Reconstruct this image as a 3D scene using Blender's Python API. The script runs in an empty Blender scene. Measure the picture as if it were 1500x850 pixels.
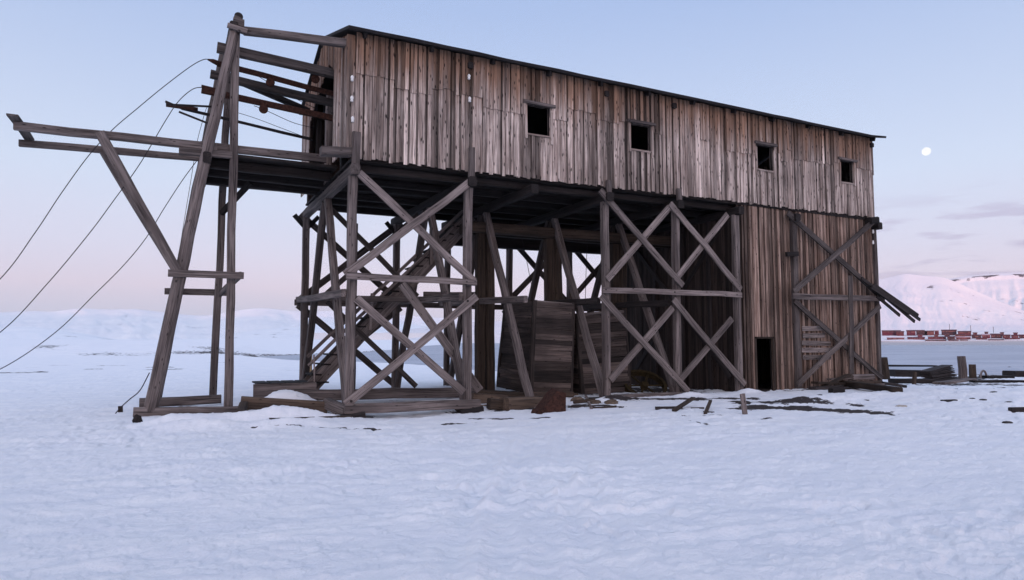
import bpy, math, random
import numpy as np
from mathutils import Vector, Matrix

R = math.radians
S = bpy.context.scene
COL = S.collection
random.seed(7)

# ------------------------------------------------------------------ camera
F_PX, YAW, PITCH = 991.05, .4677, .0764
CX, CY, CZ = -4.044, -17.038, 1.8
cam = bpy.data.cameras.new('camera')
camo = bpy.data.objects.new('camera', cam); COL.objects.link(camo)
cam.sensor_width = 36; cam.lens = F_PX / 1500 * 36
cam.clip_start = .05; cam.clip_end = 60000
camo.location = (CX, CY, CZ)
camo.rotation_euler = (R(90) + PITCH, 0, -YAW)
S.camera = camo

# ------------------------------------------------------------------ sky and sun
SUN_EL, SUN_AZ = 1.9, 215.0          # low behind the camera, a little to the left
w = bpy.data.worlds.new("World"); S.world = w; w.use_nodes = True
nt = w.node_tree; nt.nodes.clear()
def wn(t): return nt.nodes.new(t)
out = wn('ShaderNodeOutputWorld')
sk = wn('ShaderNodeTexSky'); sk.sky_type = 'NISHITA'; sk.sun_disc = False
sk.sun_elevation = R(SUN_EL); sk.sun_rotation = R(SUN_AZ)
sk.air_density = 1; sk.dust_density = .6; sk.ozone_density = 3
bgn = wn('ShaderNodeBackground'); bgn.inputs[1].default_value = .05
nt.links.new(sk.outputs[0], bgn.inputs[0])
tc = wn('ShaderNodeTexCoord'); sep = wn('ShaderNodeSeparateXYZ')
nt.links.new(tc.outputs['Generated'], sep.inputs[0])
ramp = wn('ShaderNodeValToRGB')
nt.links.new(sep.outputs['Z'], ramp.inputs[0])
def srgb(r, g, b):
    f = lambda c: (c/255/12.92 if c/255 <= .04045 else ((c/255+.055)/1.055)**2.4)
    return (f(r), f(g), f(b), 1)
# twilight gradient: earth shadow, rose belt, pale blue, deeper blue overhead
els = [(-.02, (186,192,216)), (0, (194,202,226)), (.04, (206,206,228)), (.075, (222,210,228)), (.13, (217,216,236)),
       (.22, (209,220,241)), (.45, (171,191,229)), (.85, (158,186,228))]
ramp.color_ramp.elements.remove(ramp.color_ramp.elements[1])
ramp.color_ramp.elements[0].position = 0; ramp.color_ramp.elements[0].color = srgb(*els[0][1])
for z, c in els[1:]:
    e = ramp.color_ramp.elements.new(max(z, 0.001)); e.color = srgb(*c)
# thin evening cloud low in the right of the sky (world-space noise on the sky dome)
mp = wn('ShaderNodeMapping'); mp.inputs['Scale'].default_value = (8, 8, 52)
nt.links.new(tc.outputs['Generated'], mp.inputs[0])
cn = wn('ShaderNodeTexNoise'); cn.inputs['Scale'].default_value = 1.3; cn.inputs['Detail'].default_value = 5
nt.links.new(mp.outputs[0], cn.inputs[0])
cr = wn('ShaderNodeMapRange'); cr.inputs[1].default_value = .5; cr.inputs[2].default_value = .62
nt.links.new(cn.outputs[0], cr.inputs[0])
cz1 = wn('ShaderNodeMapRange'); cz1.interpolation_type = 'SMOOTHSTEP'
cz1.inputs[1].default_value = .2; cz1.inputs[2].default_value = .14
nt.links.new(sep.outputs['Z'], cz1.inputs[0])
cz2 = wn('ShaderNodeMapRange'); cz2.interpolation_type = 'SMOOTHSTEP'
cz2.inputs[1].default_value = .7; cz2.inputs[2].default_value = .87
nt.links.new(sep.outputs['X'], cz2.inputs[0])
m1 = wn('ShaderNodeMath'); m1.operation = 'MULTIPLY'; nt.links.new(cr.outputs[0], m1.inputs[0]); nt.links.new(cz1.outputs[0], m1.inputs[1])
m2 = wn('ShaderNodeMath'); m2.operation = 'MULTIPLY'; nt.links.new(m1.outputs[0], m2.inputs[0]); nt.links.new(cz2.outputs[0], m2.inputs[1])
m3 = wn('ShaderNodeMath'); m3.operation = 'MULTIPLY'; nt.links.new(m2.outputs[0], m3.inputs[0]); m3.inputs[1].default_value = .75
cm = wn('ShaderNodeMix'); cm.data_type = 'RGBA'
nt.links.new(m3.outputs[0], cm.inputs[0]); nt.links.new(ramp.outputs[0], cm.inputs[6]); cm.inputs[7].default_value = srgb(186, 178, 206)
# afterglow: the half of the sky round the sunset is brighter and warmer
dt = wn('ShaderNodeVectorMath'); dt.operation = 'DOT_PRODUCT'; nt.links.new(tc.outputs['Generated'], dt.inputs[0])
dt.inputs[1].default_value = (math.sin(R(SUN_AZ)), math.cos(R(SUN_AZ)), .25)
gl = wn('ShaderNodeMapRange'); gl.interpolation_type = 'SMOOTHSTEP'; gl.inputs[1].default_value = -.3; gl.inputs[2].default_value = .95
nt.links.new(dt.outputs['Value'], gl.inputs[0])
gm = wn('ShaderNodeMix'); gm.data_type = 'RGBA'; gm.blend_type = 'MIX'; nt.links.new(gl.outputs[0], gm.inputs[0])
gm.inputs[6].default_value = (1, 1, 1, 1); gm.inputs[7].default_value = (2.95, 2.2, 1.75, 1)
g2 = wn('ShaderNodeMix'); g2.data_type = 'RGBA'; g2.blend_type = 'MULTIPLY'; g2.inputs[0].default_value = 1
nt.links.new(cm.outputs[2], g2.inputs[6]); nt.links.new(gm.outputs[2], g2.inputs[7])
bgg = wn('ShaderNodeBackground'); bgg.inputs[1].default_value = 1.0
nt.links.new(g2.outputs[2], bgg.inputs[0])
add = wn('ShaderNodeAddShader')
nt.links.new(bgn.outputs[0], add.inputs[0]); nt.links.new(bgg.outputs[0], add.inputs[1])
nt.links.new(add.outputs[0], out.inputs[0])

sun = bpy.data.lights.new('sun', 'SUN'); sun.energy = 4.4; sun.angle = R(.5); sun.color = (1, .42, .29)
suno = bpy.data.objects.new('sun', sun); COL.objects.link(suno)
a = R(SUN_AZ); e_ = R(SUN_EL)
suno.rotation_euler = Vector((math.sin(a)*math.cos(e_), math.cos(a)*math.cos(e_), math.sin(e_))).to_track_quat('Z', 'Y').to_euler()

vs = S.view_settings
vs.view_transform = 'Standard'; vs.look = 'None'; vs.gamma = 1; vs.use_curve_mapping = False
vs.exposure = 0.0

# ------------------------------------------------------------------ helpers
def at(u, v, **k):
    """point of the real plane x=, y= or z=c seen at photo position (u, v)"""
    c, s = math.cos(YAW), math.sin(YAW); cp, sp = math.cos(PITCH), math.sin(PITCH)
    p, q = (u-750)/F_PX, (425-v)/F_PX
    d = Vector((s*cp + p*c - q*s*sp, c*cp - p*s - q*c*sp, sp + q*cp))
    (ax, val), = k.items(); i = 'xyz'.index(ax); o = Vector((CX, CY, CZ))
    return o + d * ((val - o[i]) / d[i])

_rng = np.random.RandomState(3)
_perm = _rng.permutation(4096)
_val = _rng.rand(4096)
def vnoise(x, y, seed=0):
    xi = np.floor(x).astype(np.int64); yi = np.floor(y).astype(np.int64)
    fx = x - xi; fy = y - yi; fx = fx*fx*fx*(fx*(fx*6-15)+10); fy = fy*fy*fy*(fy*(fy*6-15)+10)
    def h(a, b): return _val[_perm[(_perm[(a + seed*57) & 4095] + b) & 4095]]
    return (h(xi, yi)*(1-fx) + h(xi+1, yi)*fx)*(1-fy) + (h(xi, yi+1)*(1-fx) + h(xi+1, yi+1)*fx)*fy
def fbm(x, y, o=4, seed=0, gain=.5):
    t = 0; a_ = 1; n = 0
    for i in range(o):
        t = t + a_*(vnoise(x*2**i + 17.3*i, y*2**i - 9.1*i, seed+i)-.5); n += a_; a_ *= gain
    return t/n*2
def sm(a_, b_, x):
    t = np.clip((x-a_)/(b_-a_), 0, 1); return t*t*(3-2*t)

WORLD = {}      # world position of every object's origin
class MB:
    """collects pieces of ONE mesh object, with a wood-grain coordinate and a tone per vertex"""
    def __init__(s): s.v = []; s.f = []; s.w = []; s.t = []
    def ring(s, pts, ws, tone):
        i = len(s.v); s.v += [tuple(p) for p in pts]; s.w += ws; s.t += [tone]*len(pts); return i
    def beam(s, p0, p1, wd=.2, h=None, tone=None, seg=None, jit=.009, cham=.15, side=None, bow=0):
        h = h or wd; p0 = Vector(p0); p1 = Vector(p1); d = p1-p0; L = d.length; d.normalize()
        if side is None:
            side = d.cross(Vector((0, 0, 1)))
            if side.length < .25: side = Vector((1, 0, 0)) - d*d.x
        side = Vector(side); side -= d*side.dot(d); side.normalize(); up = side.cross(d)
        tone = random.uniform(.75, 1.2) if tone is None else tone
        seg = seg or max(1, int(L/.9)); c = min(wd, h)*cham; o = random.random()*60
        prof = [(-wd/2+c, -h/2), (wd/2-c, -h/2), (wd/2, -h/2+c), (wd/2, h/2-c), (wd/2-c, h/2), (-wd/2+c, h/2), (-wd/2, h/2-c), (-wd/2, -h/2+c)]
        st = []
        for k in range(seg+1):
            t = k/seg; ctr = p0 + d*L*t + up*bow*4*t*(1-t)
            jx, jy = random.gauss(0, jit), random.gauss(0, jit)
            pts = [ctr + side*(x+jx+random.gauss(0, jit*.35)) + up*(y+jy+random.gauss(0, jit*.35)) for x, y in prof]
            st.append(s.ring(pts, [(o+L*t, x+o, y+o*1.7) for x, y in prof], tone))
        for a_, b_ in zip(st, st[1:]):
            for k in range(8): s.f.append((a_+k, a_+(k+1) % 8, b_+(k+1) % 8, b_+k))
        s.f.append(tuple(st[0]+k for k in range(7, -1, -1))); s.f.append(tuple(st[-1]+k for k in range(8)))
        return s
    def log(s, pts, r, tone=None, n=10, jit=.01, cap=True):
        pts = [Vector(p) for p in pts]; tone = random.uniform(.8, 1.15) if tone is None else tone
        rs = r if isinstance(r, (list, tuple)) else [r]*len(pts)
        if len(pts) == 2:
            k = max(2, int((pts[1]-pts[0]).length/.6)); pts = [pts[0].lerp(pts[1], i/k) for i in range(k+1)]
            rs = [rs[0]+(rs[-1]-rs[0])*i/k for i in range(k+1)]
        o = random.random()*60; st = []; L = 0
        side = None
        for i, p in enumerate(pts):
            d = (pts[min(i+1, len(pts)-1)]-pts[max(i-1, 0)]).normalized()
            if side is None: side = d.cross(Vector((0, 0, 1))) if abs(d.z) < .95 else Vector((1, 0, 0))
            side = (side - d*side.dot(d)).normalized(); up = side.cross(d)
            if i: L += (p-pts[i-1]).length
            q = p + side*random.gauss(0, jit) + up*random.gauss(0, jit)
            ang = [2*math.pi*k/n for k in range(n)]
            st.append(s.ring([q + side*math.cos(t)*rs[i]*(1+random.gauss(0, jit)) + up*math.sin(t)*rs[i]*(1+random.gauss(0, jit)) for t in ang],
                             [(o+L, o+rs[i]*math.cos(t), o*1.7+rs[i]*math.sin(t)) for t in ang], tone))
        for a_, b_ in zip(st, st[1:]):
            for k in range(n): s.f.append((a_+k, a_+(k+1) % n, b_+(k+1) % n, b_+k))
        if cap:
            s.f.append(tuple(st[0]+k for k in range(n-1, -1, -1))); s.f.append(tuple(st[-1]+k for k in range(n)))
        return s
    def board(s, o, a_, b_, c_, tone=1, grain=None):
        """hexahedron from corner o with edge vectors a,b,c; grain runs along c"""
        o, a_, b_, c_ = map(Vector, (o, a_, b_, c_)); q = random.random()*60
        P = [o, o+a_, o+a_+b_, o+b_]; P += [p+c_ for p in P]
        la, lb, lc = a_.length, b_.length, c_.length
        W = [(q, q, q), (q, q+la, q), (q, q+la, q+lb), (q, q, q+lb)]; W += [(x+lc, y, z) for x, y, z in W]
        i = s.ring(P, W, tone)
        flip = a_.cross(b_).dot(c_) < 0
        for f in ((3, 2, 1, 0), (4, 5, 6, 7), (0, 1, 5, 4), (1, 2, 6, 5), (2, 3, 7, 6), (3, 0, 4, 7)):
            s.f.append(tuple(i+k for k in (f[::-1] if flip else f)))
        return s
    def lathe(s, base, axis, prof, n=14, tone=1):
        base = Vector(base); axis = Vector(axis).normalized()
        sd = axis.cross(Vector((0, 0, 1))); sd = sd.normalized() if sd.length > .1 else Vector((1, 0, 0)); u2 = axis.cross(sd)
        st = []
        for h, r in prof:
            st.append(s.ring([base+axis*h+(sd*math.cos(2*math.pi*k/n)+u2*math.sin(2*math.pi*k/n))*r for k in range(n)],
                             [(h, r*math.cos(2*math.pi*k/n), r*math.sin(2*math.pi*k/n)) for k in range(n)], tone))
        for a_, b_ in zip(st, st[1:]):
            for k in range(n): s.f.append((a_+k, a_+(k+1) % n, b_+(k+1) % n, b_+k))
        s.f.append(tuple(st[0]+k for k in range(n-1, -1, -1))); s.f.append(tuple(st[-1]+k for k in range(n)))
        return s
    def build(s, name, mat, parent=None, smooth=False, origin=None, **props):
        vv = np.array(s.v, float)
        og = Vector(origin) if origin is not None else None
        if og is not None: vv = vv - np.array(og)
        me = bpy.data.meshes.new(name); me.from_pydata(vv.tolist(), [], s.f)
        at_ = me.attributes.new('wc', 'FLOAT_VECTOR', 'POINT'); at_.data.foreach_set('vector', np.array(s.w, np.float32).ravel())
        at_ = me.attributes.new('tone', 'FLOAT', 'POINT'); at_.data.foreach_set('value', np.array(s.t, np.float32))
        if smooth: me.polygons.foreach_set('use_smooth', [True]*len(me.polygons))
        me.materials.append(mat); me.update()
        o = bpy.data.objects.new(name, me); COL.objects.link(o)
        if parent is not None:
            o.parent = parent
            o.location = (og or Vector()) - WORLD.get(parent.name, Vector())
        elif og is not None: o.location = og
        WORLD[o.name] = Vector(og) if og is not None else Vector()
        for k, val in props.items(): o[k] = val
        return o
def B(name, mat, parent, *a_, **k): return MB().beam(*a_, **k).build(name, mat, parent)
def tag(o, label, cat, group=None):
    o['label'] = label; o['category'] = cat
    if group: o['group'] = group
    return o
def empty(name, loc):
    o = bpy.data.objects.new(name, None); COL.objects.link(o); o.location = loc; o.empty_display_size = .2; WORLD[name if o.name == name else o.name] = Vector(loc); return o

# ------------------------------------------------------------------ materials
def newmat(name):
    m = bpy.data.materials.new(name); m.use_nodes = True; t = m.node_tree
    b = t.nodes['Principled BSDF']; b.inputs['Specular IOR Level'].default_value = .25
    return m, t, b
def N(t, k, **p):
    n = t.nodes.new(k)
    for a_, b_ in p.items(): setattr(n, a_, b_)
    return n
def mixc(t, fac, a_, b_, mode='MIX'):
    n = N(t, 'ShaderNodeMix', data_type='RGBA', blend_type=mode)
    for s_, x in ((0, fac), (6, a_), (7, b_)):
        if hasattr(x, 'links'): t.links.new(x, n.inputs[s_])
        elif s_ == 0: n.inputs[0].default_value = x
        else: n.inputs[s_].default_value = tuple(x)+((1,) if len(x) == 3 else ())
    return n.outputs[2]
def noise(t, vec, scale, detail=5, rough=.6, sc=(1, 1, 1), loc=(0, 0, 0)):
    m = N(t, 'ShaderNodeMapping'); m.inputs['Scale'].default_value = sc; m.inputs['Location'].default_value = loc
    t.links.new(vec, m.inputs[0]); n = N(t, 'ShaderNodeTexNoise'); n.inputs['Scale'].default_value = scale
    n.inputs['Detail'].default_value = detail; n.inputs['Roughness'].default_value = rough
    t.links.new(m.outputs[0], n.inputs[0]); return n.outputs[0]
def rng(t, x, a_, b_, c_=0, d_=1):
    n = N(t, 'ShaderNodeMapRange'); n.inputs[1].default_value = a_; n.inputs[2].default_value = b_
    n.inputs[3].default_value = c_; n.inputs[4].default_value = d_; t.links.new(x, n.inputs[0]); return n.outputs[0]
def math_(t, op, a_, b_):
    n = N(t, 'ShaderNodeMath', operation=op)
    for i, x in enumerate((a_, b_)):
        if hasattr(x, 'links'): t.links.new(x, n.inputs[i])
        else: n.inputs[i].default_value = x
    return n.outputs[0]
def wood(name, light, mid, dark, knots=True, rough=.85, patch=.5, stain=None):
    m, t, b = newmat(name)
    at_ = N(t, 'ShaderNodeAttribute', attribute_name='wc'); v = at_.outputs['Vector']
    tn = N(t, 'ShaderNodeAttribute', attribute_name='tone').outputs['Fac']
    fine = noise(t, v, 1, 6, .65, (1.1, 38, 38)); coarse = noise(t, v, 1, 4, .55, (.55, 7, 7), (5, 3, 1))
    geo = N(t, 'ShaderNodeNewGeometry'); big = noise(t, geo.outputs['Position'], .55, 4, .6)
    c = mixc(t, rng(t, coarse, .36, .66), mid, light)
    c = mixc(t, rng(t, fine, .52, .30), c, dark)
    c = mixc(t, rng(t, big, .45, .72, 0, patch), c, [x*.45 for x in mid])
    if stain:
        sz = N(t, 'ShaderNodeSeparateXYZ'); t.links.new(geo.outputs['Position'], sz.inputs[0])
        runs = noise(t, geo.outputs['Position'], 1, 5, .7, (3.2, 3, .22)); lvl = math_(t, 'ADD', sz.outputs['Z'], math_(t, 'MULTIPLY', math_(t, 'SUBTRACT', runs, .5), 3.4))
        c = mixc(t, rng(t, lvl, 8.25, 9.35, 0, .9), c, mixc(t, fine, [x*.5 for x in stain], [x*1.5 for x in stain]))
        wet = noise(t, geo.outputs['Position'], 1, 5, .65, (1.5, 1, .12), (3, 1, 8)); c = mixc(t, rng(t, wet, .54, .64, 0, .85), c, [x*.35 for x in mid])
    crack = noise(t, v, 1, 3, .5, (.7, 60, 60), (9, 2, 7))
    c = mixc(t, rng(t, crack, .38, .31), c, [x*.25 for x in dark])
    if knots:
        mpv = N(t, 'ShaderNodeMapping'); mpv.inputs['Scale'].default_value = (3.2, 11, 11); t.links.new(v, mpv.inputs[0])
        vo = N(t, 'ShaderNodeTexVoronoi', feature='F1'); vo.inputs['Scale'].default_value = 1; vo.inputs['Randomness'].default_value = 1
        t.links.new(mpv.outputs[0], vo.inputs[0])
        c = mixc(t, rng(t, vo.outputs['Distance'], .24 if stain else .16, .12 if stain else .08, 0, .95), c, [x*.3 for x in dark])
    tm = N(t, 'ShaderNodeVectorMath', operation='SCALE'); t.links.new(c, tm.inputs[0]); t.links.new(tn, tm.inputs['Scale'])
    t.links.new(tm.outputs[0], b.inputs['Base Color']); b.inputs['Roughness'].default_value = rough
    bp = N(t, 'ShaderNodeBump'); bp.inputs['Strength'].default_value = .85; bp.inputs['Distance'].default_value = .02
    t.links.new(math_(t, 'ADD', fine, math_(t, 'MULTIPLY', coarse, .6)), bp.inputs['Height']); t.links.new(bp.outputs[0], b.inputs['Normal'])
    return m
W_WALL = wood('weathered_board', (.66, .545, .485), (.25, .19, .165), (.022, .016, .014), stain=(.19, .105, .066))
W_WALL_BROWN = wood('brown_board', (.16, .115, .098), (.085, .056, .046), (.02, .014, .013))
W_GREY = wood('grey_timber', (.28, .232, .217), (.118, .095, .09), (.013, .011, .011))
W_DARK = wood('tarred_timber', (.03, .024, .023), (.015, .012, .012), (.005, .004, .004))
W_BROWN = wood('brown_timber', (.085, .06, .044), (.042, .029, .022), (.012, .009, .008))
W_BIN = wood('bin_plank', (.105, .08, .07), (.042, .032, .029), (.008, .007, .007), patch=.7)
W_PALE = wood('pale_new_wood', (.5, .36, .2), (.42, .29, .16), (.25, .16, .09))

def plain(name, col, rough=.7, metal=0, var=.4, scale=6, col2=None):
    m, t, b = newmat(name)
    geo = N(t, 'ShaderNodeNewGeometry'); n = noise(t, geo.outputs['Position'], scale, 6, .65)
    c = mixc(t, rng(t, n, .35, .65), [x*(1-var) for x in col], col2 or col)
    t.links.new(c, b.inputs['Base Color']); b.inputs['Roughness'].default_value = rough; b.inputs['Metallic'].default_value = metal
    bp = N(t, 'ShaderNodeBump'); bp.inputs['Strength'].default_value = .3; bp.inputs['Distance'].default_value = .01
    t.links.new(n, bp.inputs['Height']); t.links.new(bp.outputs[0], b.inputs['Normal'])
    return m
M_RUST = plain('rusty_iron', (.04, .016, .012), .9, .1, .6, 14, (.062, .026, .018))
M_IRON = plain('dark_iron', (.03, .025, .025), .6, .5, .4, 20)
M_CABLE = plain('steel_cable', (.035, .03, .035), .55, .6, .2, 20)
M_PORC = plain('white_porcelain', (.75, .74, .72), .25, 0, .15, 20)
M_TAR = plain('tar_paper', (.022, .02, .022), .9, 0, .5, 3)
M_STONE = plain('dark_stone', (.05, .043, .04), .9, 0, .6, 9)
M_OCHRE = plain('ochre_iron', (.05, .034, .012), .8, .1, .7, 9)
M_PALESTONE = plain('pale_stone', (.42, .38, .33), .9, 0, .3, 9)
M_VOID = plain('soot_black_plank', (.012, .011, .011), .95, 0, .4, 3)

# ------------------------------------------------------------------ ground
def shore_r(az):            # distance of the waterline from the camera spot by azimuth (degrees from +Y toward +X)
    return np.interp(az, [-180, 0, 5, 8, 11, 14, 18, 24, 30, 44, 48, 64, 70, 180], [118, 118, 104, 84, 76, 74, 66, 50, 45, 46, 53, 53, 48, 44])
def bank_r(az):             # far bank of the lagoon
    return np.interp(az, [-180, 0, 5, 8, 14, 18, 22, 26, 180], [96, 96, 101, 112, 135, 210, 600, 3500, 3500])
MOUNDS = [(-3.3, -.35, 1.1, .28, .16), (-1.55, -.35, .95, .3, .3), (-1.2, 2.0, .8, .55, .5), (7.6, -.5, .6, .25, .12), (10.5, -.45, .5, .22, .14), (13.1, -.45, .5, .22, .16), (1.7, -.5, 1.6, .6, -.14), (4.4, -.6, 1.6, .7, -.1)]
for u_, v_, sx_, sy_, h_ in ((1225, 580, 1.8, .7, .12), (1190, 582, 1.2, .5, .06), (1330, 575, 2.0, .9, .08), (1420, 573, 3.0, 1.2, .09), (1480, 577, 2.5, 1.0, .08), (285, 611, .9, .35, .2), (250, 606, .5, .3, .12), (425, 607, .8, .25, .2)):
    p_ = at(u_, v_, z=.25); MOUNDS.append((p_.x, p_.y, sx_, sy_, h_))
def ground_base(x, y):
    g = np.interp(x, [-30, 2, 8, 14, 20, 30], [0, -.03, .1, .12, .3, .3])
    g = g * sm(-16, -4, y) + .18*sm(1.5, 6, y)*sm(-3, 0, x)*sm(12, 6, x)
    for mx, my, sx, sy, h in MOUNDS: g = g + h*np.exp(-((x-mx)/sx)**2-((y-my)/sy)**2)
    return g
def polar(x, y):
    return np.hypot(x-CX, y-CY), np.degrees(np.arctan2(x-CX, y-CY))
def ground_h(x, y, detail=True):
    r, az = polar(x, y); g = ground_base(x, y)
    rs = shore_r(az); bk = bank_r(az)
    g = g*(1-sm(22, 36, r)) - .12*sm(24, 36, r)*sm(6, 12, az)
    g = g + (-.62 - g)*sm(rs*.88, rs*1.1, r)
    far_ = sm(bk*.96, bk*1.12, r)
    g = g + far_*(.7 + .008*np.clip(r-bk, 0, 330) + .002*np.maximum(r-430, 0))*(1-sm(20, 25, az)) 
    land = np.maximum(1-sm(.9, 1.1, r/rs), far_)
    left = sm(13, 4, az)
    g = g + far_*sm(22, 16, az)*(.25*fbm(x/30, y/30, 3, 5) + .9*fbm(x/110, y/70, 3, 15)*sm(130, 300, r))
    g = g + left*1.1*np.exp(-((r-118)/13)**2)*sm(-15, -3, az)*sm(9, 3, az)*(1+.6*fbm(x/9, y/9, 3, 8))
    if detail:
        fade = np.exp(-r/60)*land
        ca, sa = math.cos(.5), math.sin(.5); xr, yr = x*ca - y*sa, x*sa + y*ca
        rough_ = .35 + 1.0*sm(-.25, .3, fbm(x/3.1, y/2.4, 3, 14))            # wind-scoured and soft areas
        g = g + fade*(.045*fbm(x/3.4, y/2.9, 3, 1) + rough_*(.036*fbm(xr/.7, yr/.36, 4, 2) + .05*np.abs(fbm(xr/.46, yr/.19, 4, 4, .6)) + .03*np.maximum(fbm(x/.17, y/.12, 3, 6), 0) + .012*fbm(x/.09, y/.07, 2, 7))
                      - .05*sm(.22, .42, fbm(x/.3, y/.3, 2, 12))*sm(.1, .35, fbm(x/2.6, y/2.6, 2, 13))
                      + .014*sm(.02, .12, fbm(xr/.42, yr/.3, 3, 17, .6)) + .011*sm(.0, .1, fbm(x/.21, y/.2, 3, 18, .6)) + .015*sm(.1, .2, fbm(xr/1.3, yr/.6, 3, 19)))
        for (ax, ay), (bx, by) in TRACKS:      # faint sledge tracks leading towards the trestle
            dx, dy = bx-ax, by-ay; L2 = dx*dx+dy*dy; t_ = np.clip(((x-ax)*dx+(y-ay)*dy)/L2, 0, 1)
            dd = np.hypot(x-ax-t_*dx+.15*np.sin(t_*4), y-ay-t_*dy)
            g = g + (.018*np.exp(-((dd-.2)/.07)**2) - .035*np.exp(-(dd/.11)**2)*(.5+.5*vnoise(x*4, y*4, 9)))*sm(0, .05, t_)*sm(1, .9, t_)
    return g
TRACKS = [((-2.6, -13.2), (1.9, -5.0)), ((-2.25, -13.35), (2.25, -5.1)), ((-1.2, -12.9), (3.4, -4.6)), ((-.95, -13.0), (3.7, -4.7)), ((-6, -11.6), (4, -12.6)), ((-6, -10.4), (1, -10.0)), ((3.5, -14), (18, -6))]
def gz(x, y): return float(ground_h(np.array([float(x)]), np.array([float(y)]), False)[0])

def grid_obj(name, X, Y, Z, attrs, mat, wrap=False, **props):
    n, m = X.shape; co = np.stack([X, Y, Z], -1).reshape(-1, 3).astype(np.float32)
    i = np.arange(n*m).reshape(n, m)
    q = np.stack([i[:-1, :-1], i[:-1, 1:], i[1:, 1:], i[1:, :-1]], -1).reshape(-1, 4)
    if wrap:
        q = np.concatenate([q, np.stack([i[:-1, -1], i[:-1, 0], i[1:, 0], i[1:, -1]], -1).reshape(-1, 4)])
    me = bpy.data.meshes.new(name); me.vertices.add(len(co)); me.vertices.foreach_set('co', co.ravel())
    me.loops.add(q.size); me.loops.foreach_set('vertex_index', q.ravel().astype(np.int32))
    me.polygons.add(len(q)); me.polygons.foreach_set('loop_start', np.arange(0, q.size, 4, dtype=np.int32))
    me.update(calc_edges=True); me.polygons.foreach_set('use_smooth', np.ones(len(q), bool))
    for k, arr in attrs.items():
        a_ = me.attributes.new(k, 'FLOAT', 'POINT'); a_.data.foreach_set('value', arr.astype(np.float32).ravel())
    me.materials.append(mat); me.update()
    o = bpy.data.objects.new(name, me); COL.objects.link(o)
    for k, v in props.items(): o[k] = v
    return o

def snow_mat(name, near=True, soilcol=(.035, .028, .027), snowcol=(.87, .88, .895)):
    m, t, b = newmat(name)
    geo = N(t, 'ShaderNodeNewGeometry'); P = geo.outputs['Position']
    soil = N(t, 'ShaderNodeAttribute', attribute_name='soil').outputs['Fac']
    n1 = noise(t, P, 1, 6, .7, (2.2, 2.2, 2.2) if near else (.02, .02, .02))
    k = rng(t, math_(t, 'ADD', soil, math_(t, 'MULTIPLY', math_(t, 'SUBTRACT', n1, .5), 1.5)), .5, .62)
    n2 = noise(t, P, 1, 4, .6, (9, 9, 9) if near else (.1, .1, .1))
    dark = mixc(t, n2, [x*.5 for x in soilcol], [x*1.8 for x in soilcol])
    n3 = noise(t, P, 1, 5, .6, (.8, 2.0, 1) if near else (.004, .004, .004))
    sn = mixc(t, rng(t, n3, .35, .68), [snowcol[0]*.88, snowcol[1]*.90, snowcol[2]*.94], snowcol)
    if near:
        ice = N(t, 'ShaderNodeAttribute', attribute_name='ice').outputs['Fac']
        sn = mixc(t, ice, sn, (.43, .45, .50))
        t.links.new(rng(t, ice, 0, 1, .75, .18), b.inputs['Roughness'])
    t.links.new(mixc(t, k, sn, dark), b.inputs['Base Color'])
    if near:
        f1 = noise(t, P, 1, 7, .75, (9, 15, 10)); f2 = noise(t, P, 1, 3, .6, (45, 45, 45))
        bp = N(t, 'ShaderNodeBump'); bp.inputs['Strength'].default_value = .8; bp.inputs['Distance'].default_value = .045
        t.links.new(math_(t, 'ADD', f1, math_(t, 'MULTIPLY', f2, .12)), bp.inputs['Height']); t.links.new(bp.outputs[0], b.inputs['Normal'])
    else: b.inputs['Roughness'].default_value = .85
    return m
M_SNOW = snow_mat('crusted_snow'); M_FAR = snow_mat('mountain_snow', False, (.07, .055, .06), (.78, .762, .77)); M_PALE_HILL = snow_mat('pale_hill_snow', False, (.10, .10, .12), (.87, .885, .90))

azf = np.radians(np.concatenate([np.arange(-180, -22, 4.0), np.arange(-22, 76, .115), np.arange(76, 180, 4.0)]))
rr = np.concatenate([[.4], np.geomspace(1.2, 60, 620), np.geomspace(60.6, 4000, 260)[0:]])
AZ, RR = np.meshgrid(azf, rr); GX = CX + RR*np.sin(AZ); GY = CY + RR*np.cos(AZ)
GZ = ground_h(GX, GY)
def blob(x, y, cx, cy, sx, sy, h=1): return h*np.exp(-((x-cx)/sx)**2-((y-cy)/sy)**2)
soil = np.zeros_like(GX)
def streak(u0, v0, u1, v1, wd, h):
    a_, b_ = at(u0, v0, z=.15), at(u1, v1, z=.15); dx, dy = b_.x-a_.x, b_.y-a_.y
    t_ = np.clip(((GX-a_.x)*dx+(GY-a_.y)*dy)/(dx*dx+dy*dy), 0, 1)
    return h*np.exp(-(np.hypot(GX-a_.x-t_*dx, GY-a_.y-t_*dy)/wd)**2)
for q_ in ((1090, 588, 1180, 590, .6, .95), (1085, 597, 1170, 595, .5, .8), (1105, 594, 1235, 601, .6, 1.0), (1235, 601, 1300, 604, .35, .8), (1170, 588, 1250, 593, .4, .75), (840, 588, 912, 592, .35, .8), (900, 584, 1095, 582, .5, .8), (500, 613, 552, 614, .16, .8), (370, 618, 500, 614, .08, .6),
           (650, 610, 700, 607, .12, .7), (690, 604, 800, 604, .14, .7), (740, 590, 850, 590, .7, .75), (960, 604, 1060, 606, .16, .55), (1085, 612, 1125, 609, .15, .6), (1010, 612, 1040, 618, .12, .55), (640, 634, 690, 629, .06, .6)):
    soil = np.maximum(soil, streak(*q_)*(1+.7*fbm(GX/.7, GY/.45, 4, 61, .6)))
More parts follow.
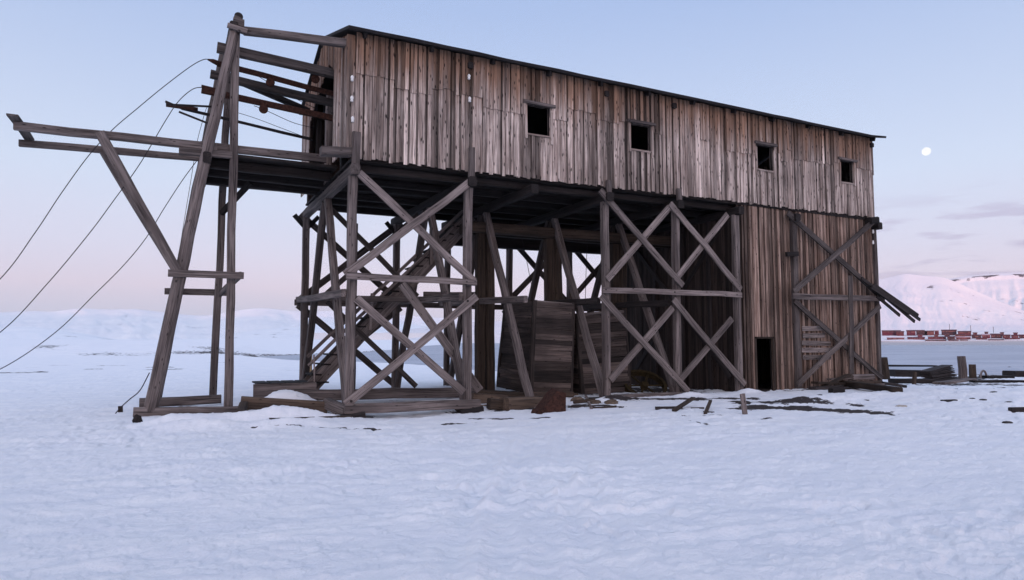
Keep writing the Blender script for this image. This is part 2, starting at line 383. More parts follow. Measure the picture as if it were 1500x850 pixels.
for d_ in [(7.5, 2.6, 4.0, 2.6, .75), (11.5, 2, 2, 2.5, .8), (16.8, 3.2, 4.5, 3.2, 1.4), (0.1, -.1, .7, .25, .8), (3.1, -.1, .7, .25, .8), (17.2, -.5, 3.4, .5, .8), (-2.6, .6, 2.5, .12, .5)]: soil = np.maximum(soil, blob(GX, GY, *d_))
soil = np.maximum(soil, 1.2*((GX > 13.25) & (GX < 20.35) & (GY > .1) & (GY < 6.5)))     # bare earth floor inside
r_, az_ = polar(GX, GY); rs_ = shore_r(az_)
beach = sm(27, 31, r_)*sm(1.03, .97, r_/rs_)*sm(46, 49, az_)*(.47+.75*fbm(GX/3.5, GY/2.2, 4, 22))
beach = np.maximum(beach, .6*sm(.9, .95, r_/rs_)*sm(1.04, .99, r_/rs_)*sm(7, 10, az_)*(.62+.9*fbm(GX/2.2, GY/2.2, 3, 23)))
soil = np.maximum(soil, beach)
bk_ = bank_r(az_)
bank = sm(.97, 1.0, r_/bk_)*sm(1.07, 1.02, r_/bk_)*sm(-9, -3, az_)*sm(20, 15, az_)*(.58+.42*fbm(GX/5, GY/5, 3, 31))
soil = np.maximum(soil, bank)
lf = sm(10, 7, az_)*sm(-12, -7, az_)
soil = np.maximum(soil, lf*np.exp(-((r_-106)/6)**2)*(.34+.7*fbm(GX/6, GY/4, 4, 32)))
soil = np.maximum(soil, .5*sm(110, 200, r_)*sm(14, 6, az_)*sm(.32, .6, fbm(GX/40, GY/22, 4, 33)))
soil = np.maximum(soil, .62*sm(38, 50, r_)*sm(90, 70, r_)*sm(15, 8, az_)*sm(.42, .56, fbm(GX/4, GY/2.5, 3, 34)))
ice = np.zeros_like(GX)
for d_ in [(2.0, .8, 2.2, .6, .9), (4.3, 4.5, 3, 1.6, .8), (1.0, -.05, 1.6, .28, .7)]:
    ice = np.maximum(ice, blob(GX, GY, *d_)*sm(-.15, .25, fbm(GX/1.1, GY/.7, 3, 41)+.15))
grid_obj('snow_ground', GX, GY, GZ, {'soil': soil, 'ice': ice}, M_SNOW, wrap=True, kind='structure')

# water of the fjord: one flat sheet, the ground drops below it at the shore
m, t, b = newmat('fjord_water')
b.inputs['Base Color'].default_value = (.16, .2, .27, 1); b.inputs['Roughness'].default_value = .3; b.inputs['Specular IOR Level'].default_value = .4
geo = N(t, 'ShaderNodeNewGeometry')
n1 = noise(t, geo.outputs['Position'], 1, 4, .6, (.5, 1.1, 1)); n2 = noise(t, geo.outputs['Position'], 1, 3, .5, (.06, .1, 1))
bp = N(t, 'ShaderNodeBump'); bp.inputs['Strength'].default_value = 1; bp.inputs['Distance'].default_value = .5
t.links.new(math_(t, 'ADD', n1, math_(t, 'MULTIPLY', n2, 2)), bp.inputs['Height']); t.links.new(bp.outputs[0], b.inputs['Normal'])
c_ = mixc(t, rng(t, n2, .4, .65), (.17, .22, .31), (.27, .32, .41)); t.links.new(c_, b.inputs['Base Color'])
az2 = np.radians(np.arange(2, 140, 2.0)); r2 = np.geomspace(30, 4000, 30)
A2, R2 = np.meshgrid(az2, r2)
grid_obj('fjord_water', CX+R2*np.sin(A2), CY+R2*np.cos(A2), np.full_like(A2, -.38), {}, m, kind='structure')

# far shore and mountains: silhouettes given as elevation over the horizon by bearing
def bearing(u): return math.degrees(YAW + math.atan((u-750)/F_PX))
def mountain(name, us, vs_, r_foot, r_top, r_back, seed, rough=.12, rock=.0, foot=-4, step=.16, power=1.25, nr=90, rockseed=0, cliffs=0, gf=60, mat=None):
    azk = np.array([bearing(u) for u in us]); 
    hk = np.array([(500-v)/F_PX*r_top*math.cos(R(a_)-YAW) for v, a_ in zip(vs_, azk)])
    az = np.arange(azk[0], azk[-1], step); hc = np.interp(az, azk, hk)
    k = 5; hc = np.convolve(np.pad(hc, k, 'edge'), np.ones(2*k+1)/(2*k+1), 'valid')
    rl = np.concatenate([np.linspace(r_foot, r_top, nr), np.linspace(r_top, r_back, 14)[1:]])
    A, Q = np.meshgrid(np.radians(az), rl); H = np.broadcast_to(hc, A.shape)
    t_ = np.clip((Q-r_foot)/(r_top-r_foot), 0, 1); back = np.clip((Q-r_top)/(r_back-r_top), 0, 1)
    prof = t_**power*(1-back**1.5)
    x = CX+Q*np.sin(A); y = CY+Q*np.cos(A); sc = (r_top-r_foot)
    gul = 1-np.abs(fbm(A*gf+fbm(x/sc*6, y/sc*6, 3, seed+9)*.35, t_*.8, 5, seed, .6))
    nz = fbm(x/sc*5, y/sc*5, 5, seed+3)
    z = foot + (H-foot)*prof + H*rough*((gul-.75)*.9+nz*.7)*np.sin(np.pi*np.clip(t_, 0, 1)**.8)*(1-back)
    z = z + cliffs*H*(sm(.90, .93, t_)-sm(.93, 1.0, t_))*.03
    slope = np.hypot(np.gradient(z, axis=0)/np.maximum(np.gradient(Q, axis=0), 1), 0)
    s_ = rock*sm(.12, .6, fbm(A*55, t_*16, 5, seed+21, .7)+.12*np.sin(t_*26+nz*4))*sm(.03, .2, t_)
    if cliffs: s_ = np.maximum(s_, .75*np.exp(-((t_-.94)/.035)**2)*sm(-.25, .25, fbm(A*70, t_*9, 3, seed+31)))
    x, y, z, s_ = (np.concatenate([g_[:1], g_]) for g_ in (x, y, z, s_)); z[0] = -45       # foot runs down below the shore
    return grid_obj(name, x, y, z, {'soil': s_}, mat or M_FAR, kind='structure')
# rising far shore below the town
def far_shore():
    az = np.arange(bearing(430), bearing(1900), .3); rl = np.concatenate([np.linspace(1080, 1500, 50), np.linspace(1520, 2400, 20)])
    A, Q = np.meshgrid(np.radians(az), rl); x = CX+Q*np.sin(A); y = CY+Q*np.cos(A)
    z = -4 + (2+shore_z(Q))*sm(bearing(470), bearing(720), np.degrees(A)) + 1.2*fbm(x/60, y/60, 4, 51)*sm(1100, 1200, Q)
    grid_obj('far_shore', x, y, z, {'soil': .55*sm(.2, .5, fbm(x/50, y/30, 3, 52))*sm(1120, 1200, Q)}, M_FAR, kind='structure')
def shore_z(r): return np.interp(r, [1080, 1110, 1150, 1330, 2400], [-2, 3.2, 4.5, 18, 42])
far_shore()
mountain('pink_mountain', [440, 560, 640, 700, 820, 930, 1000, 1100, 1200, 1280, 1305, 1328, 1352, 1382, 1400, 1430, 1460, 1500, 1560, 1700, 1900],
         [506, 486, 476, 470, 466, 455, 446, 432, 418, 411, 405, 399, 402, 404, 410, 424, 438, 454, 468, 480, 488], 1750, 2700, 3600, 60, .05, .5, foot=24, step=.07, nr=130, gf=45)
mountain('cliff_mountain', [1180, 1260, 1340, 1390, 1410, 1450, 1490, 1520, 1600, 1700, 1900], [470, 440, 418, 408, 404, 400, 398, 397, 392, 396, 400], 3200, 4600, 6000, 80, .09, .5, foot=10, step=.1, cliffs=1)
mountain('low_hill', [-500, -200, 0, 50, 100, 160, 230, 300, 420, 520, 600], [470, 472, 479, 477, 483, 494, 503, 508, 508, 510, 512], 1000, 2300, 3200, 100, .14, .6, foot=-2, gf=24, mat=M_PALE_HILL)
mountain('mid_hill', [150, 250, 310, 340, 370, 395, 430, 460, 520, 600, 700, 800], [512, 506, 499, 490, 483, 480, 478, 476, 474, 476, 480, 490], 1900, 3600, 4600, 120, .2, .6, foot=-2, gf=24, mat=M_PALE_HILL)
mountain('far_ridge', [-600, -100, 0, 40, 80, 110, 150, 200, 240, 300, 340, 380, 440, 520, 600, 700, 850], [440, 448, 458, 454, 457, 450, 453, 452, 457, 463, 455, 450, 456, 454, 462, 468, 480], 6200, 9500, 12000, 140, .22, .5, gf=26, mat=M_PALE_HILL, foot=-5)
# unseen hill shaped to block the low sun, so only far mountains are lit
def back_hill():
    lat = np.linspace(-4200, 1500, 70); dep = np.linspace(500, 2200, 30)
    L, D = np.meshgrid(lat, dep); ax = R(SUN_AZ-180); sx, sy = math.sin(ax), math.cos(ax)
    x = -D*sx + L*sy; y = -D*sy - L*sx
    hh = np.interp(lat, [-4200, -2600, -900, -250, 0, 700, 1100, 1500], [420, 420, 260, 85, 72, 72, 50, 20])
    z = -3 + hh*np.sin(np.pi*np.clip((D-500)/1700, 0, 1))**1.2*(1+.1*fbm(x/300, y/300, 4, 71))
    grid_obj('sun_blocking_hill', x, y, z, {'soil': np.zeros_like(x)}, M_FAR, kind='structure')
back_hill()
# unseen plateau added behind to the left to shade hills at the fjord head
def back_plateau():
    lat = np.linspace(-9000, -600, 60); dep = np.linspace(2600, 5200, 24)
    L, D = np.meshgrid(lat, dep); ax = R(SUN_AZ-180); sx, sy = math.sin(ax), math.cos(ax)
    x = -D*sx + L*sy; y = -D*sy - L*sx
    hh = np.interp(lat, [-9000, -7500, -1900, -1300, -900, -600], [300, 640, 640, 420, 120, 10])
    z = -3 + hh*np.clip(np.sin(np.pi*np.clip((D-2600)/2600, 0, 1))*1.6, 0, 1)*(1+.05*fbm(x/300, y/300, 4, 72))
    grid_obj('sun_blocking_plateau', x, y, z, {'soil': np.zeros_like(x)}, M_FAR, kind='structure')
back_plateau()

# ------------------------------------------------------------------ haze
hz = bpy.data.materials.new('cold_air'); hz.use_nodes = True; t = hz.node_tree
t.nodes.remove(t.nodes['Principled BSDF'])
pv = N(t, 'ShaderNodeVolumePrincipled'); pv.inputs['Density'].default_value = 3.4e-5; pv.inputs['Color'].default_value = (.86, .92, 1, 1)
t.links.new(pv.outputs[0], t.nodes['Material Output'].inputs['Volume'])
me = bpy.data.meshes.new('haze')
x0, x1, y0, y1, z0, z1 = -11000, 11000, -7000, 13000, -16, 720
me.from_pydata([(x0,y0,z0),(x1,y0,z0),(x1,y1,z0),(x0,y1,z0),(x0,y0,z1),(x1,y0,z1),(x1,y1,z1),(x0,y1,z1)], [],
               [(3,2,1,0),(4,5,6,7),(0,1,5,4),(1,2,6,5),(2,3,7,6),(3,0,4,7)])
me.materials.append(hz); o = bpy.data.objects.new('haze', me); COL.objects.link(o); o['kind'] = 'stuff'

# low bank of frost smoke lying on the far water
mm = bpy.data.materials.new('frost_smoke'); mm.use_nodes = True; t = mm.node_tree; t.nodes.remove(t.nodes['Principled BSDF'])
pv = N(t, 'ShaderNodeVolumePrincipled'); pv.inputs['Density'].default_value = .013; pv.inputs['Color'].default_value = (.95, .95, 1, 1)
t.links.new(pv.outputs[0], t.nodes['Material Output'].inputs['Volume'])
mb = MB(); aa = [R(x) for x in np.arange(bearing(1000), bearing(1750), 2.0)]
prev = None
for k_, a_ in enumerate(aa):
    pts = [(CX+rd*math.sin(a_), CY+rd*math.cos(a_), z_) for rd, z_ in ((430, -.3), (1120, -.3), (1120, 3.4+.8*math.sin(k_*1.3)), (560, 1.2+.3*math.sin(k_*2.1)))]
    st = mb.ring(pts, [(0, 0, 0)]*4, 1)
    if prev is not None:
        for k in range(4): mb.f.append((prev+k, prev+(k+1) % 4, st+(k+1) % 4, st+k))
    else: mb.f.append((st, st+1, st+2, st+3))
    prev = st
mb.f.append((prev+3, prev+2, prev+1, prev))
mb.build('sea_mist', mm, None, kind='stuff')

# ------------------------------------------------------------------ moon
def moon():
    d = (at(1357, 222, y=3000) - Vector((CX, CY, CZ))).normalized(); p = Vector((CX, CY, CZ)) + d*24000
    m, t, b = newmat('moon_surface'); t.nodes.remove(b)
    em = N(t, 'ShaderNodeEmission'); tcn = N(t, 'ShaderNodeTexCoord'); n = noise(t, tcn.outputs['Object'], .011, 4, .6)
    t.links.new(mixc(t, rng(t, n, .42, .6), (.86, .88, .92), (1, 1, 1)), em.inputs[0]); em.inputs[1].default_value = 1.15
    t.links.new(em.outputs[0], t.nodes['Material Output'].inputs[0])
    mb = MB(); n_ = 16; r = 24000*5.0/F_PX
    mb.lathe((0, 0, 0), (0, 0, 1), [(-r*math.cos(math.pi*k/n_), max(r*math.sin(math.pi*k/n_), .5)) for k in range(n_+1)], n=28)
    o = mb.build('moon', m, None, smooth=True); o.location = p
    tag(o, 'pale full moon low in the dusk sky right of the roof end', 'moon')
moon()

# ------------------------------------------------------------------ cableway station
X1, X2, XQ, X3, X4, X5, X6, X7 = 0, 3.19, 5.15, 7.75, 10.49, 13.12, 15.86, 20.39
WD = 6.53; MID = WD/2
EAVE, RIDGE = 9.72, 10.78
def zb(x): return 6.50 + .0075*x
ST = empty('cableway_station', (9, 3.2, 0))
tag(ST, 'long weathered wooden cableway building standing on a cross-braced timber trestle', 'building')
P = ST
WIN = [at(772, 152, y=-.1), at(806, 200, y=-.1), at(923, 180, y=-.1), at(954, 222, y=-.1), at(1108, 211, y=-.1), at(1133, 251, y=-.1), at(1230, 234, y=-.1), at(1251, 269, y=-.1)]
WIN = [(WIN[i].x, WIN[i+1].x, (WIN[i+1].z), (WIN[i].z)) for i in range(0, 8, 2)]

def cuts(x0, x1, forced):
    xs = [x0]; f = sorted(forced)+[x1]
    for g in f:
        while g - xs[-1] > .16: xs.append(xs[-1]+(random.uniform(.082, .125) if random.random() < .6 else random.uniform(.04, .072)))
        if g-xs[-1] > .02: xs.append(g)
        else: xs[-1] = g
    return xs
def board_tone(x, lvl):
    base = .82 + .28*float(vnoise(np.array([x*.55]), np.array([lvl*3.1]), 5)[0])
    k = random.random()
    return base*(random.uniform(.4, .6) if k < .14 else random.uniform(.7, 1.0) if k < .6 else random.uniform(1.0, 1.3))
# front wall, old lower boards and the shorter upper boards nailed over their heads
lo = MB(); up = MB(); gap = MB()
forced = [v for q in WIN for v in q[:2]] + [.12]
xs = cuts(0, X7, forced); brk = None; left_ = 0
for a_, b_ in zip(xs, xs[1:]):
    xm = (a_+b_)/2
    if left_ <= 0:
        left_ = random.randint(3, 13); brk = None if random.random() < .4 else 8.46 + random.uniform(-.22, .32)
        if .3 < xm < 3.3: brk = 8.55 + random.uniform(-.16, .16) if random.random() < .8 else None; left_ = min(left_, 4)
        if 3.4 < xm < 6.2: brk = 8.36
        if 17.6 < xm < 18.9: brk = 8.55
    left_ -= 1
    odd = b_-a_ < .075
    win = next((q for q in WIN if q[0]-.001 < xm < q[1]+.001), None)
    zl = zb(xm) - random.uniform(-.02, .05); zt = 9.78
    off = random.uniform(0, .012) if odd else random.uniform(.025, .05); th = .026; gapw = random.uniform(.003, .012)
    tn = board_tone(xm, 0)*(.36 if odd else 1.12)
    def put(mb, z0_, z1_, o_, tn_):
        dx = random.gauss(0, .006)
        mb.board((a_, -.06-o_, z0_), (b_-a_-gapw, random.gauss(0, .004), 0), (0, th, 0), (dx, 0, z1_-z0_), tn_)
    segs = [(zl, zt)] if not win else [(zl, win[2]), (win[3], zt)]
    for s0, s1 in segs:
        if brk and s0 < brk < s1:
            bz = brk + random.gauss(0, .015); put(lo, s0, bz+.1, off, tn); put(up, bz, s1, off+.03, tn*random.uniform(.8, 1.15))
        elif s1 > 9.5 and random.random() < .75: put(up if (not brk and random.random() < .3) or s0 > 8.3 else lo, s0, s1, off, tn)
        else: put(lo, s0, s1, off, tn)
lo.build('front_wall', W_WALL, P)
up.build('upper_wall_boards', W_WALL, P)
# dark lining behind the boards (with the same window openings)
xs_ = [0.02] + [v for q in WIN for v in q[:2]] + [X7-.02]
for i in range(0, len(xs_)-1):
    q = WIN[i//2] if i % 2 else None
    if q is None: gap.board((xs_[i], -.03, 6.52), (xs_[i+1]-xs_[i], 0, 0), (0, .05, 0), (0, 0, 3.2))
    else:
        gap.board((xs_[i], -.03, 6.52), (xs_[i+1]-xs_[i], 0, 0), (0, .05, 0), (0, 0, q[2]-6.52)); gap.board((xs_[i], -.03, q[3]), (xs_[i+1]-xs_[i], 0, 0), (0, .05, 0), (0, 0, 9.72-q[3]))
gap.build('wall_lining', W_DARK, P)
for q in WIN:
    a_, b_, z0_, z1_ = q; fm = MB()
    ring = [(a_, z0_), (b_, z0_), (b_, z1_), (a_, z1_)]; oring = [(a_-.04, z0_-.04), (b_+.04, z0_-.04), (b_+.04, z1_+.04), (a_-.04, z1_+.04)]
    st = [fm.ring([(x, yy, z) for x, z in rg], [(z, x, yy) for x, z in rg], .8) for rg, yy in ((ring, -.085), (ring, .06), (oring, .06), (oring, -.085))]
    for c0, c1 in zip(st, st[1:]+st[:1]):
        for k in range(4): fm.f.append((c0+k, c0+(k+1) % 4, c1+(k+1) % 4, c1+k))
    f = fm.build('window_frame', W_GREY, P)
    for x in (a_-.075, b_+.002): MB().board((x, -.14, z0_-.1-random.random()*.18), (.073, 0, 0), (0, .05, 0), (random.gauss(0, .01), 0, z1_-z0_+.1), random.uniform(.8, 1.1)).build('jamb', W_WALL, f)
    MB().board((a_-.14, -.2, z1_+.0), (0, .1, 0), (0, 0, .085), (b_-a_+.28, 0, random.gauss(0, .02)), .6).build('lintel', W_GREY, f)
    MB().board((a_+.002, -.13, z0_-.055), (0, .09, 0), (0, 0, .05), (b_-a_-.004, 0, 0), .95).build('sill', W_WALL, f)

# gable end towards the tower, with its big cable opening
def roof_z(y): return EAVE + (RIDGE-EAVE)*(1-abs(y-MID)/MID)
gb = MB(); y = -.03
def open_at(y):
    if 1.55 < y < 5.1: return 6.75, np.interp(y, [1.55, 2.2, 3.4, 4.4, 5.1], [9.35, 9.75, 9.55, 9.3, 8.95])
    return None
while y < WD:
    wd = random.uniform(.1, .16); y2 = min(y+wd, WD+.03); op = open_at((y+y2)/2); tn = board_tone(y*3+40, 1)*.9
    ztop = roof_z((y+y2)/2)-.03; of = random.uniform(0, .03)
    for s0, s1 in ([(6.72, ztop)] if not op else [(op[1], ztop)]):
        gb.board((-.19-of, y, s0), (0, y2-y-.008, 0), (.03, 0, 0), (0, random.gauss(0, .006), s1-s0), tn)
    y = y2
gb.build('gable_wall', W_WALL, P)
B('opening_post', W_GREY, P, (.12, 3.75, 6.6), (.12, 3.75, 9.5), .2, .2)
for yy in (1.5, 5.2): B('opening_post', W_DARK, P, (.1, yy, 6.6), (.1, yy, 9.6), .18, .18)
B('opening_brace', W_DARK, P, (.25, 1.7, 7.0), (.25, 3.7, 9.1), .12, .16)
# the other walls, floor, roof
def flat_wall(name, o, a_, zlen, mat, thick, tones=(.5, 1.2), n=None):
    mb = MB(); a_ = Vector(a_); L = a_.length; d = a_/L; s_ = 0; nrm = Vector((-d.y, d.x, 0))
    while s_ < L:
        w_ = min(random.uniform(.11, .17), L-s_)
        mb.board(Vector(o)+d*s_+nrm*random.uniform(0, .02), d*(w_-.008), nrm*thick, (0, 0, zlen*random.uniform(.995, 1.0)), random.uniform(*tones)); s_ += w_
    return mb.build(name, mat, P)
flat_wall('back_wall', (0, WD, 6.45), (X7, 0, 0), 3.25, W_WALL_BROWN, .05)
mb = MB(); y = -.03
while y < WD:
    y2 = min(y+random.uniform(.1, .16), WD+.03)
    mb.board((X7+.0, y, 6.5), (0, y2-y-.006, 0), (.04, 0, 0), (0, 0, roof_z((y+y2)/2)-6.5+.06), random.uniform(.5, 1.2)); y = y2
mb.build('end_gable', W_WALL, P)
mb = MB()
k = 0; y = 0
while y < WD:
    w_ = random.uniform(.16, .24); mb.board((-.05, y, zb(0)-.06-random.uniform(0, .015)), (0, min(w_, WD-y)-.01, 0), (0, 0, .06), (X7+.05, 0, .15), random.uniform(.6, 1.3)); y += w_
mb.build('floor', W_DARK, P)
for yy in (.35, 1.7, 2.6, 3.9, 4.9, 6.1):
    B('floor_joist', W_DARK, P, (0, yy, zb(0)-.17), (X7, yy, zb(X7)-.17), .16, .2, seg=9)
for s_, y0_, y1_ in ((0, -.42, MID), (1, WD+.42, MID)):
    mb = MB(); n_ = 24; dz = (RIDGE-EAVE)/MID
    za = EAVE - .42*dz + .12; zr = RIDGE+.12
    prev = None
    for i in range(n_+1):
        x = -.27 + (X7+.27+.42)*i/n_; wv = random.gauss(0, .006); tip = (.07 if i == n_ else 0)
        pts = [(x, y0_, za+wv+tip), (x, y1_, zr+wv*.4), (x, y1_, zr+.07+wv*.4), (x, y0_-(.02 if not s_ else -.02), za+.075+wv+tip)]
        st = mb.ring(pts, [(x, p[1], p[2]) for p in pts], 1)
        if prev is not None:
            for k in range(4): mb.f.append((prev+k, prev+(k+1) % 4, st+(k+1) % 4, st+k))
        else: mb.f.append((st, st+1, st+2, st+3))
        prev = st
    mb.f.append((prev+3, prev+2, prev+1, prev)); mb.build('roof', M_TAR, P)
for x in np.linspace(.2, X7-.1, 12):
    B('rafter', W_DARK, P, (x, -.3, EAVE-.045), (x, MID, RIDGE-.0), .09, .15)
for x, dz_ in ((X2, 0), (X3, -.05), (X4-.05, 0), (X7-.1, -.02)):
    B('tie_beam_end', W_DARK, P, (x, -.2, 9.5+dz_), (x, .1, 9.5+dz_), .15, .17)
B('corner_board', W_WALL, P, (-.12, -.085, 6.5), (-.12, -.085, 9.68), .22, .1, tone=.8)

# trestle bents
def foot(x): return .06 + gz(x, -.4)*.9
BR = W_GREY
def pole(name, x, y, z0_, z1_, wd=.22, mat=None, tone=None): return B(name, mat or W_GREY, P, (x, y, z0_), (x, y, z1_), wd, wd, tone=tone, side=(1, 0, 0))
for x in (X1, X2, X3, X4, X5):
    pole('post', x, 0, -.25, zb(x)-.4)
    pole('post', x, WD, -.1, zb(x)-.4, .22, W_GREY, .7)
    for yy in (0,): pass
for x in (X1, X2, XQ, X3, X4, X5, X6, X7):
    B('cap_beam', W_DARK if x else W_GREY, P, (x, -.32, zb(x)-.36), (x, WD+.35, zb(x)-.36), .24, .27, tone=1 if x else .55)
    if x in (X1, X2, XQ, X3, X4):
        B('strut', W_GREY, P, (x, MID-.18, zb(x)-.5), (x, .14 if x != XQ else .02, .1), .2, .22, tone=.75)
        B('strut', W_GREY, P, (x, MID+.18, zb(x)-.5), (x, WD-.2, .1), .2, .22, tone=.42)  # far strut's darker tone carries some of the shade under the floor
        z = at(520, 412, y=.3).z if x == 0 else 3.1
        if x < X3: B('transverse_girt', W_GREY, P, (x-.18, -.05, 3.02), (x-.18, WD+.3, 3.22), .13, .2, tone=.75)
        else: B('transverse_girt', W_DARK, P, (x-.18, .1, 3.05), (x-.18, WD+.3, 3.2), .13, .2, tone=1.6)
for x in (X1, X2, X3, X4):      # bolsters nailed up the foot of the wall
    h = {X1: .62, X2: .62}.get(x, .16)
    B('bolster', W_GREY, P, (x+.02, -.2, zb(x)-.3), (x+.02, -.2, zb(x)+h), .2 if x == 0 else .17, .12, tone=.7, side=(1, 0, 0))
for x in (XQ, X3, X4):           # heavy twin posts in the middle
    for dx in (-.16, .17): pole('center_post', x+dx, MID-.1, 0, 5.35, .3, W_BROWN, random.uniform(.55, .95))
c0 = at(694, 299, y=MID-.3)
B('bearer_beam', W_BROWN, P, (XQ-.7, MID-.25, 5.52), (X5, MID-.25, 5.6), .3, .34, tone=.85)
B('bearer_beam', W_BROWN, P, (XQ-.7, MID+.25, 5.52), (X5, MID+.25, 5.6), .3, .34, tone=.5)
B('header_beam', W_DARK, P, (XQ-.5, WD-.1, 5.65), (X5, WD-.1, 5.72), .3, .5)
def diag(name, u0, v0, u1, v1, yp, wd=.055, h=.2, mat=None, tone=None):
    return B(name, mat or W_GREY, P, at(u0, v0, y=yp), at(u1, v1, y=yp), wd, h, tone=tone, side=(0, 1, 0), cham=.06)
F1, F2 = -.15, -.21
def bolts(*uv, yp=-.27):
    for u, v in uv: p = at(u, v, y=yp); MB().lathe(p, (0, 1, 0), [(0, .02), (.012, .03), (.06, .03)], 8).build('bolt', M_IRON, P)
bolts((514, 404), (684, 413), (515, 588), (686, 441), (888, 424), (989, 428), (1080, 432), (1168, 435), (1284, 438), (886, 581), (1001, 577), yp=-.285)
# front face bracing
diag('brace', 526, 253, 694, 412, F1); diag('brace', 506, 403, 696, 262, F2, tone=1.15)
diag('brace', 522, 437, 679, 575, F1); diag('brace', 507, 594, 698, 434, F2, tone=1.1)
diag('girt', 507, 403, 698, 414, -.24, .07, .17)
diag('brace', 879, 279, 1000, 419, F2); diag('brace', 889, 410, 981, 304, F1)
diag('brace', 982, 298, 1085, 424, F2); diag('brace', 993, 405, 1066, 314, F1)
diag('girt', 882, 424, 1086, 432, -.24, .07, .17)
diag('brace', 880, 434, 1008, 574, F2); diag('brace', 894, 557, 985, 451, F1)
diag('brace', 986, 439, 1091, 564, F2); diag('brace', 996, 557, 1072, 467, F1)
diag('sill_beam', 880, 584, 1014, 578, -.12, .2, .22)
diag('sill_beam', 504, 599, 702, 592, -.16, .2, .24, tone=.9)
B('brace', W_GREY, P, at(589, 416, y=1.3), at(703, 572, y=.6), .16, .24, tone=.9)
# far face bracing, toned dark to deepen the shade under the floor
FZ = WD+.12
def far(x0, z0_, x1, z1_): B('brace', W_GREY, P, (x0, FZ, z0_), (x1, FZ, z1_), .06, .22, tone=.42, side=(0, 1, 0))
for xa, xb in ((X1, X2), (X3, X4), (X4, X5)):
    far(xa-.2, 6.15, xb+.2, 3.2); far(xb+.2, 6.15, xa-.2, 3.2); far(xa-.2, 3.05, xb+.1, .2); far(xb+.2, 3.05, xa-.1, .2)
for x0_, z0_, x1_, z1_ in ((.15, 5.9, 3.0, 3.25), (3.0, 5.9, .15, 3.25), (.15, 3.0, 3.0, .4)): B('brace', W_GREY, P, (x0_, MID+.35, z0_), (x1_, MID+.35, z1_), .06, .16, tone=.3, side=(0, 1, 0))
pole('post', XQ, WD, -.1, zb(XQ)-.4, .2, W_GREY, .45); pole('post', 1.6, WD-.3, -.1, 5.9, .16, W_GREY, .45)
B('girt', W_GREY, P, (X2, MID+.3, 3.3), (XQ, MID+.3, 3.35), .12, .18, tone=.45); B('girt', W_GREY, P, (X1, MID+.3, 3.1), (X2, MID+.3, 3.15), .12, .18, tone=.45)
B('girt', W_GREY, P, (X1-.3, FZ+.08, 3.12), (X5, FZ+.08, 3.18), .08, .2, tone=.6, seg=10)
for xa in (X1, X2, X3, X4):
    for s_ in (-1, 1): B('knee_brace', W_DARK, P, (xa, WD+.05, 5.65), (xa+s_*.4, WD+.05, 6.1), .12, .14)

# enclosed lower storey at the right-hand end
lw = MB(); z0f = lambda x: gz(x, -.3)-.15
D0, D1, DZ = at(1107, 497, y=.03).x, at(1130, 497, y=.03).x, at(1118, 496, y=.03).z
PX0, PX1 = at(1173, 500, y=.03).x, at(1214, 500, y=.03).x
xs = cuts(13.22, X7-.02, [D0, D1])
for a_, b_ in zip(xs, xs[1:]):
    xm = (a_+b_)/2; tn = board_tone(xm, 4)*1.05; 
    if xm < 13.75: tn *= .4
    z1_ = zb(xm)-.03; z0_ = z0f(xm) if not (D0 < xm < D1) else DZ
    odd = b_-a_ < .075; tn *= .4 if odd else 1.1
    lw.board((a_, .03-(random.uniform(0, .01) if odd else random.uniform(.02, .045)), z0_), (b_-a_-random.uniform(.003, .012), 0, 0), (0, .03, 0), (random.gauss(0, .008), 0, z1_-z0_), tn)
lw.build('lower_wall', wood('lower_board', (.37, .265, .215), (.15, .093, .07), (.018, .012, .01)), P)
ln = MB(); 
for a_, b_, z0_ in ((13.2, D0, -.1), (D0, D1, DZ), (D1, X7-.05, -.1)): ln.board((a_, .065, z0_), (b_-a_, 0, 0), (0, .04, 0), (0, 0, 6.4-z0_))
ln.build('wall_lining', W_DARK, P)
dj = MB()
for x in (D0-.1, D1): dj.board((x, -.02, z0f(x)), (.09, 0, 0), (0, .06, 0), (0, 0, DZ-z0f(x)+.05), .75)
dj.board((D0-.1, -.02, DZ), (0, .05, 0), (0, 0, .06), (D1-D0+.2, 0, 0), .5)
dj.build('door_frame', W_BROWN, P)
flat_wall('side_wall', (13.2, .08, -.4), (0, WD-.1, 0), 6.7, W_WALL_BROWN, .06, (.15, .45))  # low tones put the under-floor shade into these boards
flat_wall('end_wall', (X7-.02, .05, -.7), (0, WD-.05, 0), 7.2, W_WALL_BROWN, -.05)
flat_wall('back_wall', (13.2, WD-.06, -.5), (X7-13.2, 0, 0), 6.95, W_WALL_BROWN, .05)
B('side_brace', W_DARK, P, (13.12, .3, 6.2), (13.12, 5.8, .5), .05, .18, tone=1.4); B('side_brace', W_DARK, P, (13.06, 5.8, 5.9), (13.06, .3, .6), .05, .18, tone=1.4)
for u in (960, 1000, 1040):
    pt = at(u, 450, x=13.1); B('side_wall_post', W_DARK, P, (13.1, pt.y, 0), (13.1, pt.y, 6.1), .14, .16, tone=1.5)
FL = -.1
B('post', W_GREY, P, (X6+.02, -.06, gz(X6, -.4)-.1), (X6+.02, -.06, zb(X6)-.25), .24, .18, tone=.5, side=(1, 0, 0))
B('post', W_GREY, P, (X7-.02, -.04, gz(X7, -.4)-.1), (X7-.02, -.04, zb(X7)-.2), .16, .16, tone=.55, side=(1, 0, 0))
diag('cleat', 1152, 373, 1169, 372, -.2, .1, .16, W_DARK)
diag('brace', 1154, 312, 1292, 436, -.2, .06, .2, tone=.36); diag('brace', 1163, 427, 1282, 322, -.26, .06, .2, tone=.5)
diag('girt', 1162, 434, 1296, 438, -.3, .07, .2, tone=.8)
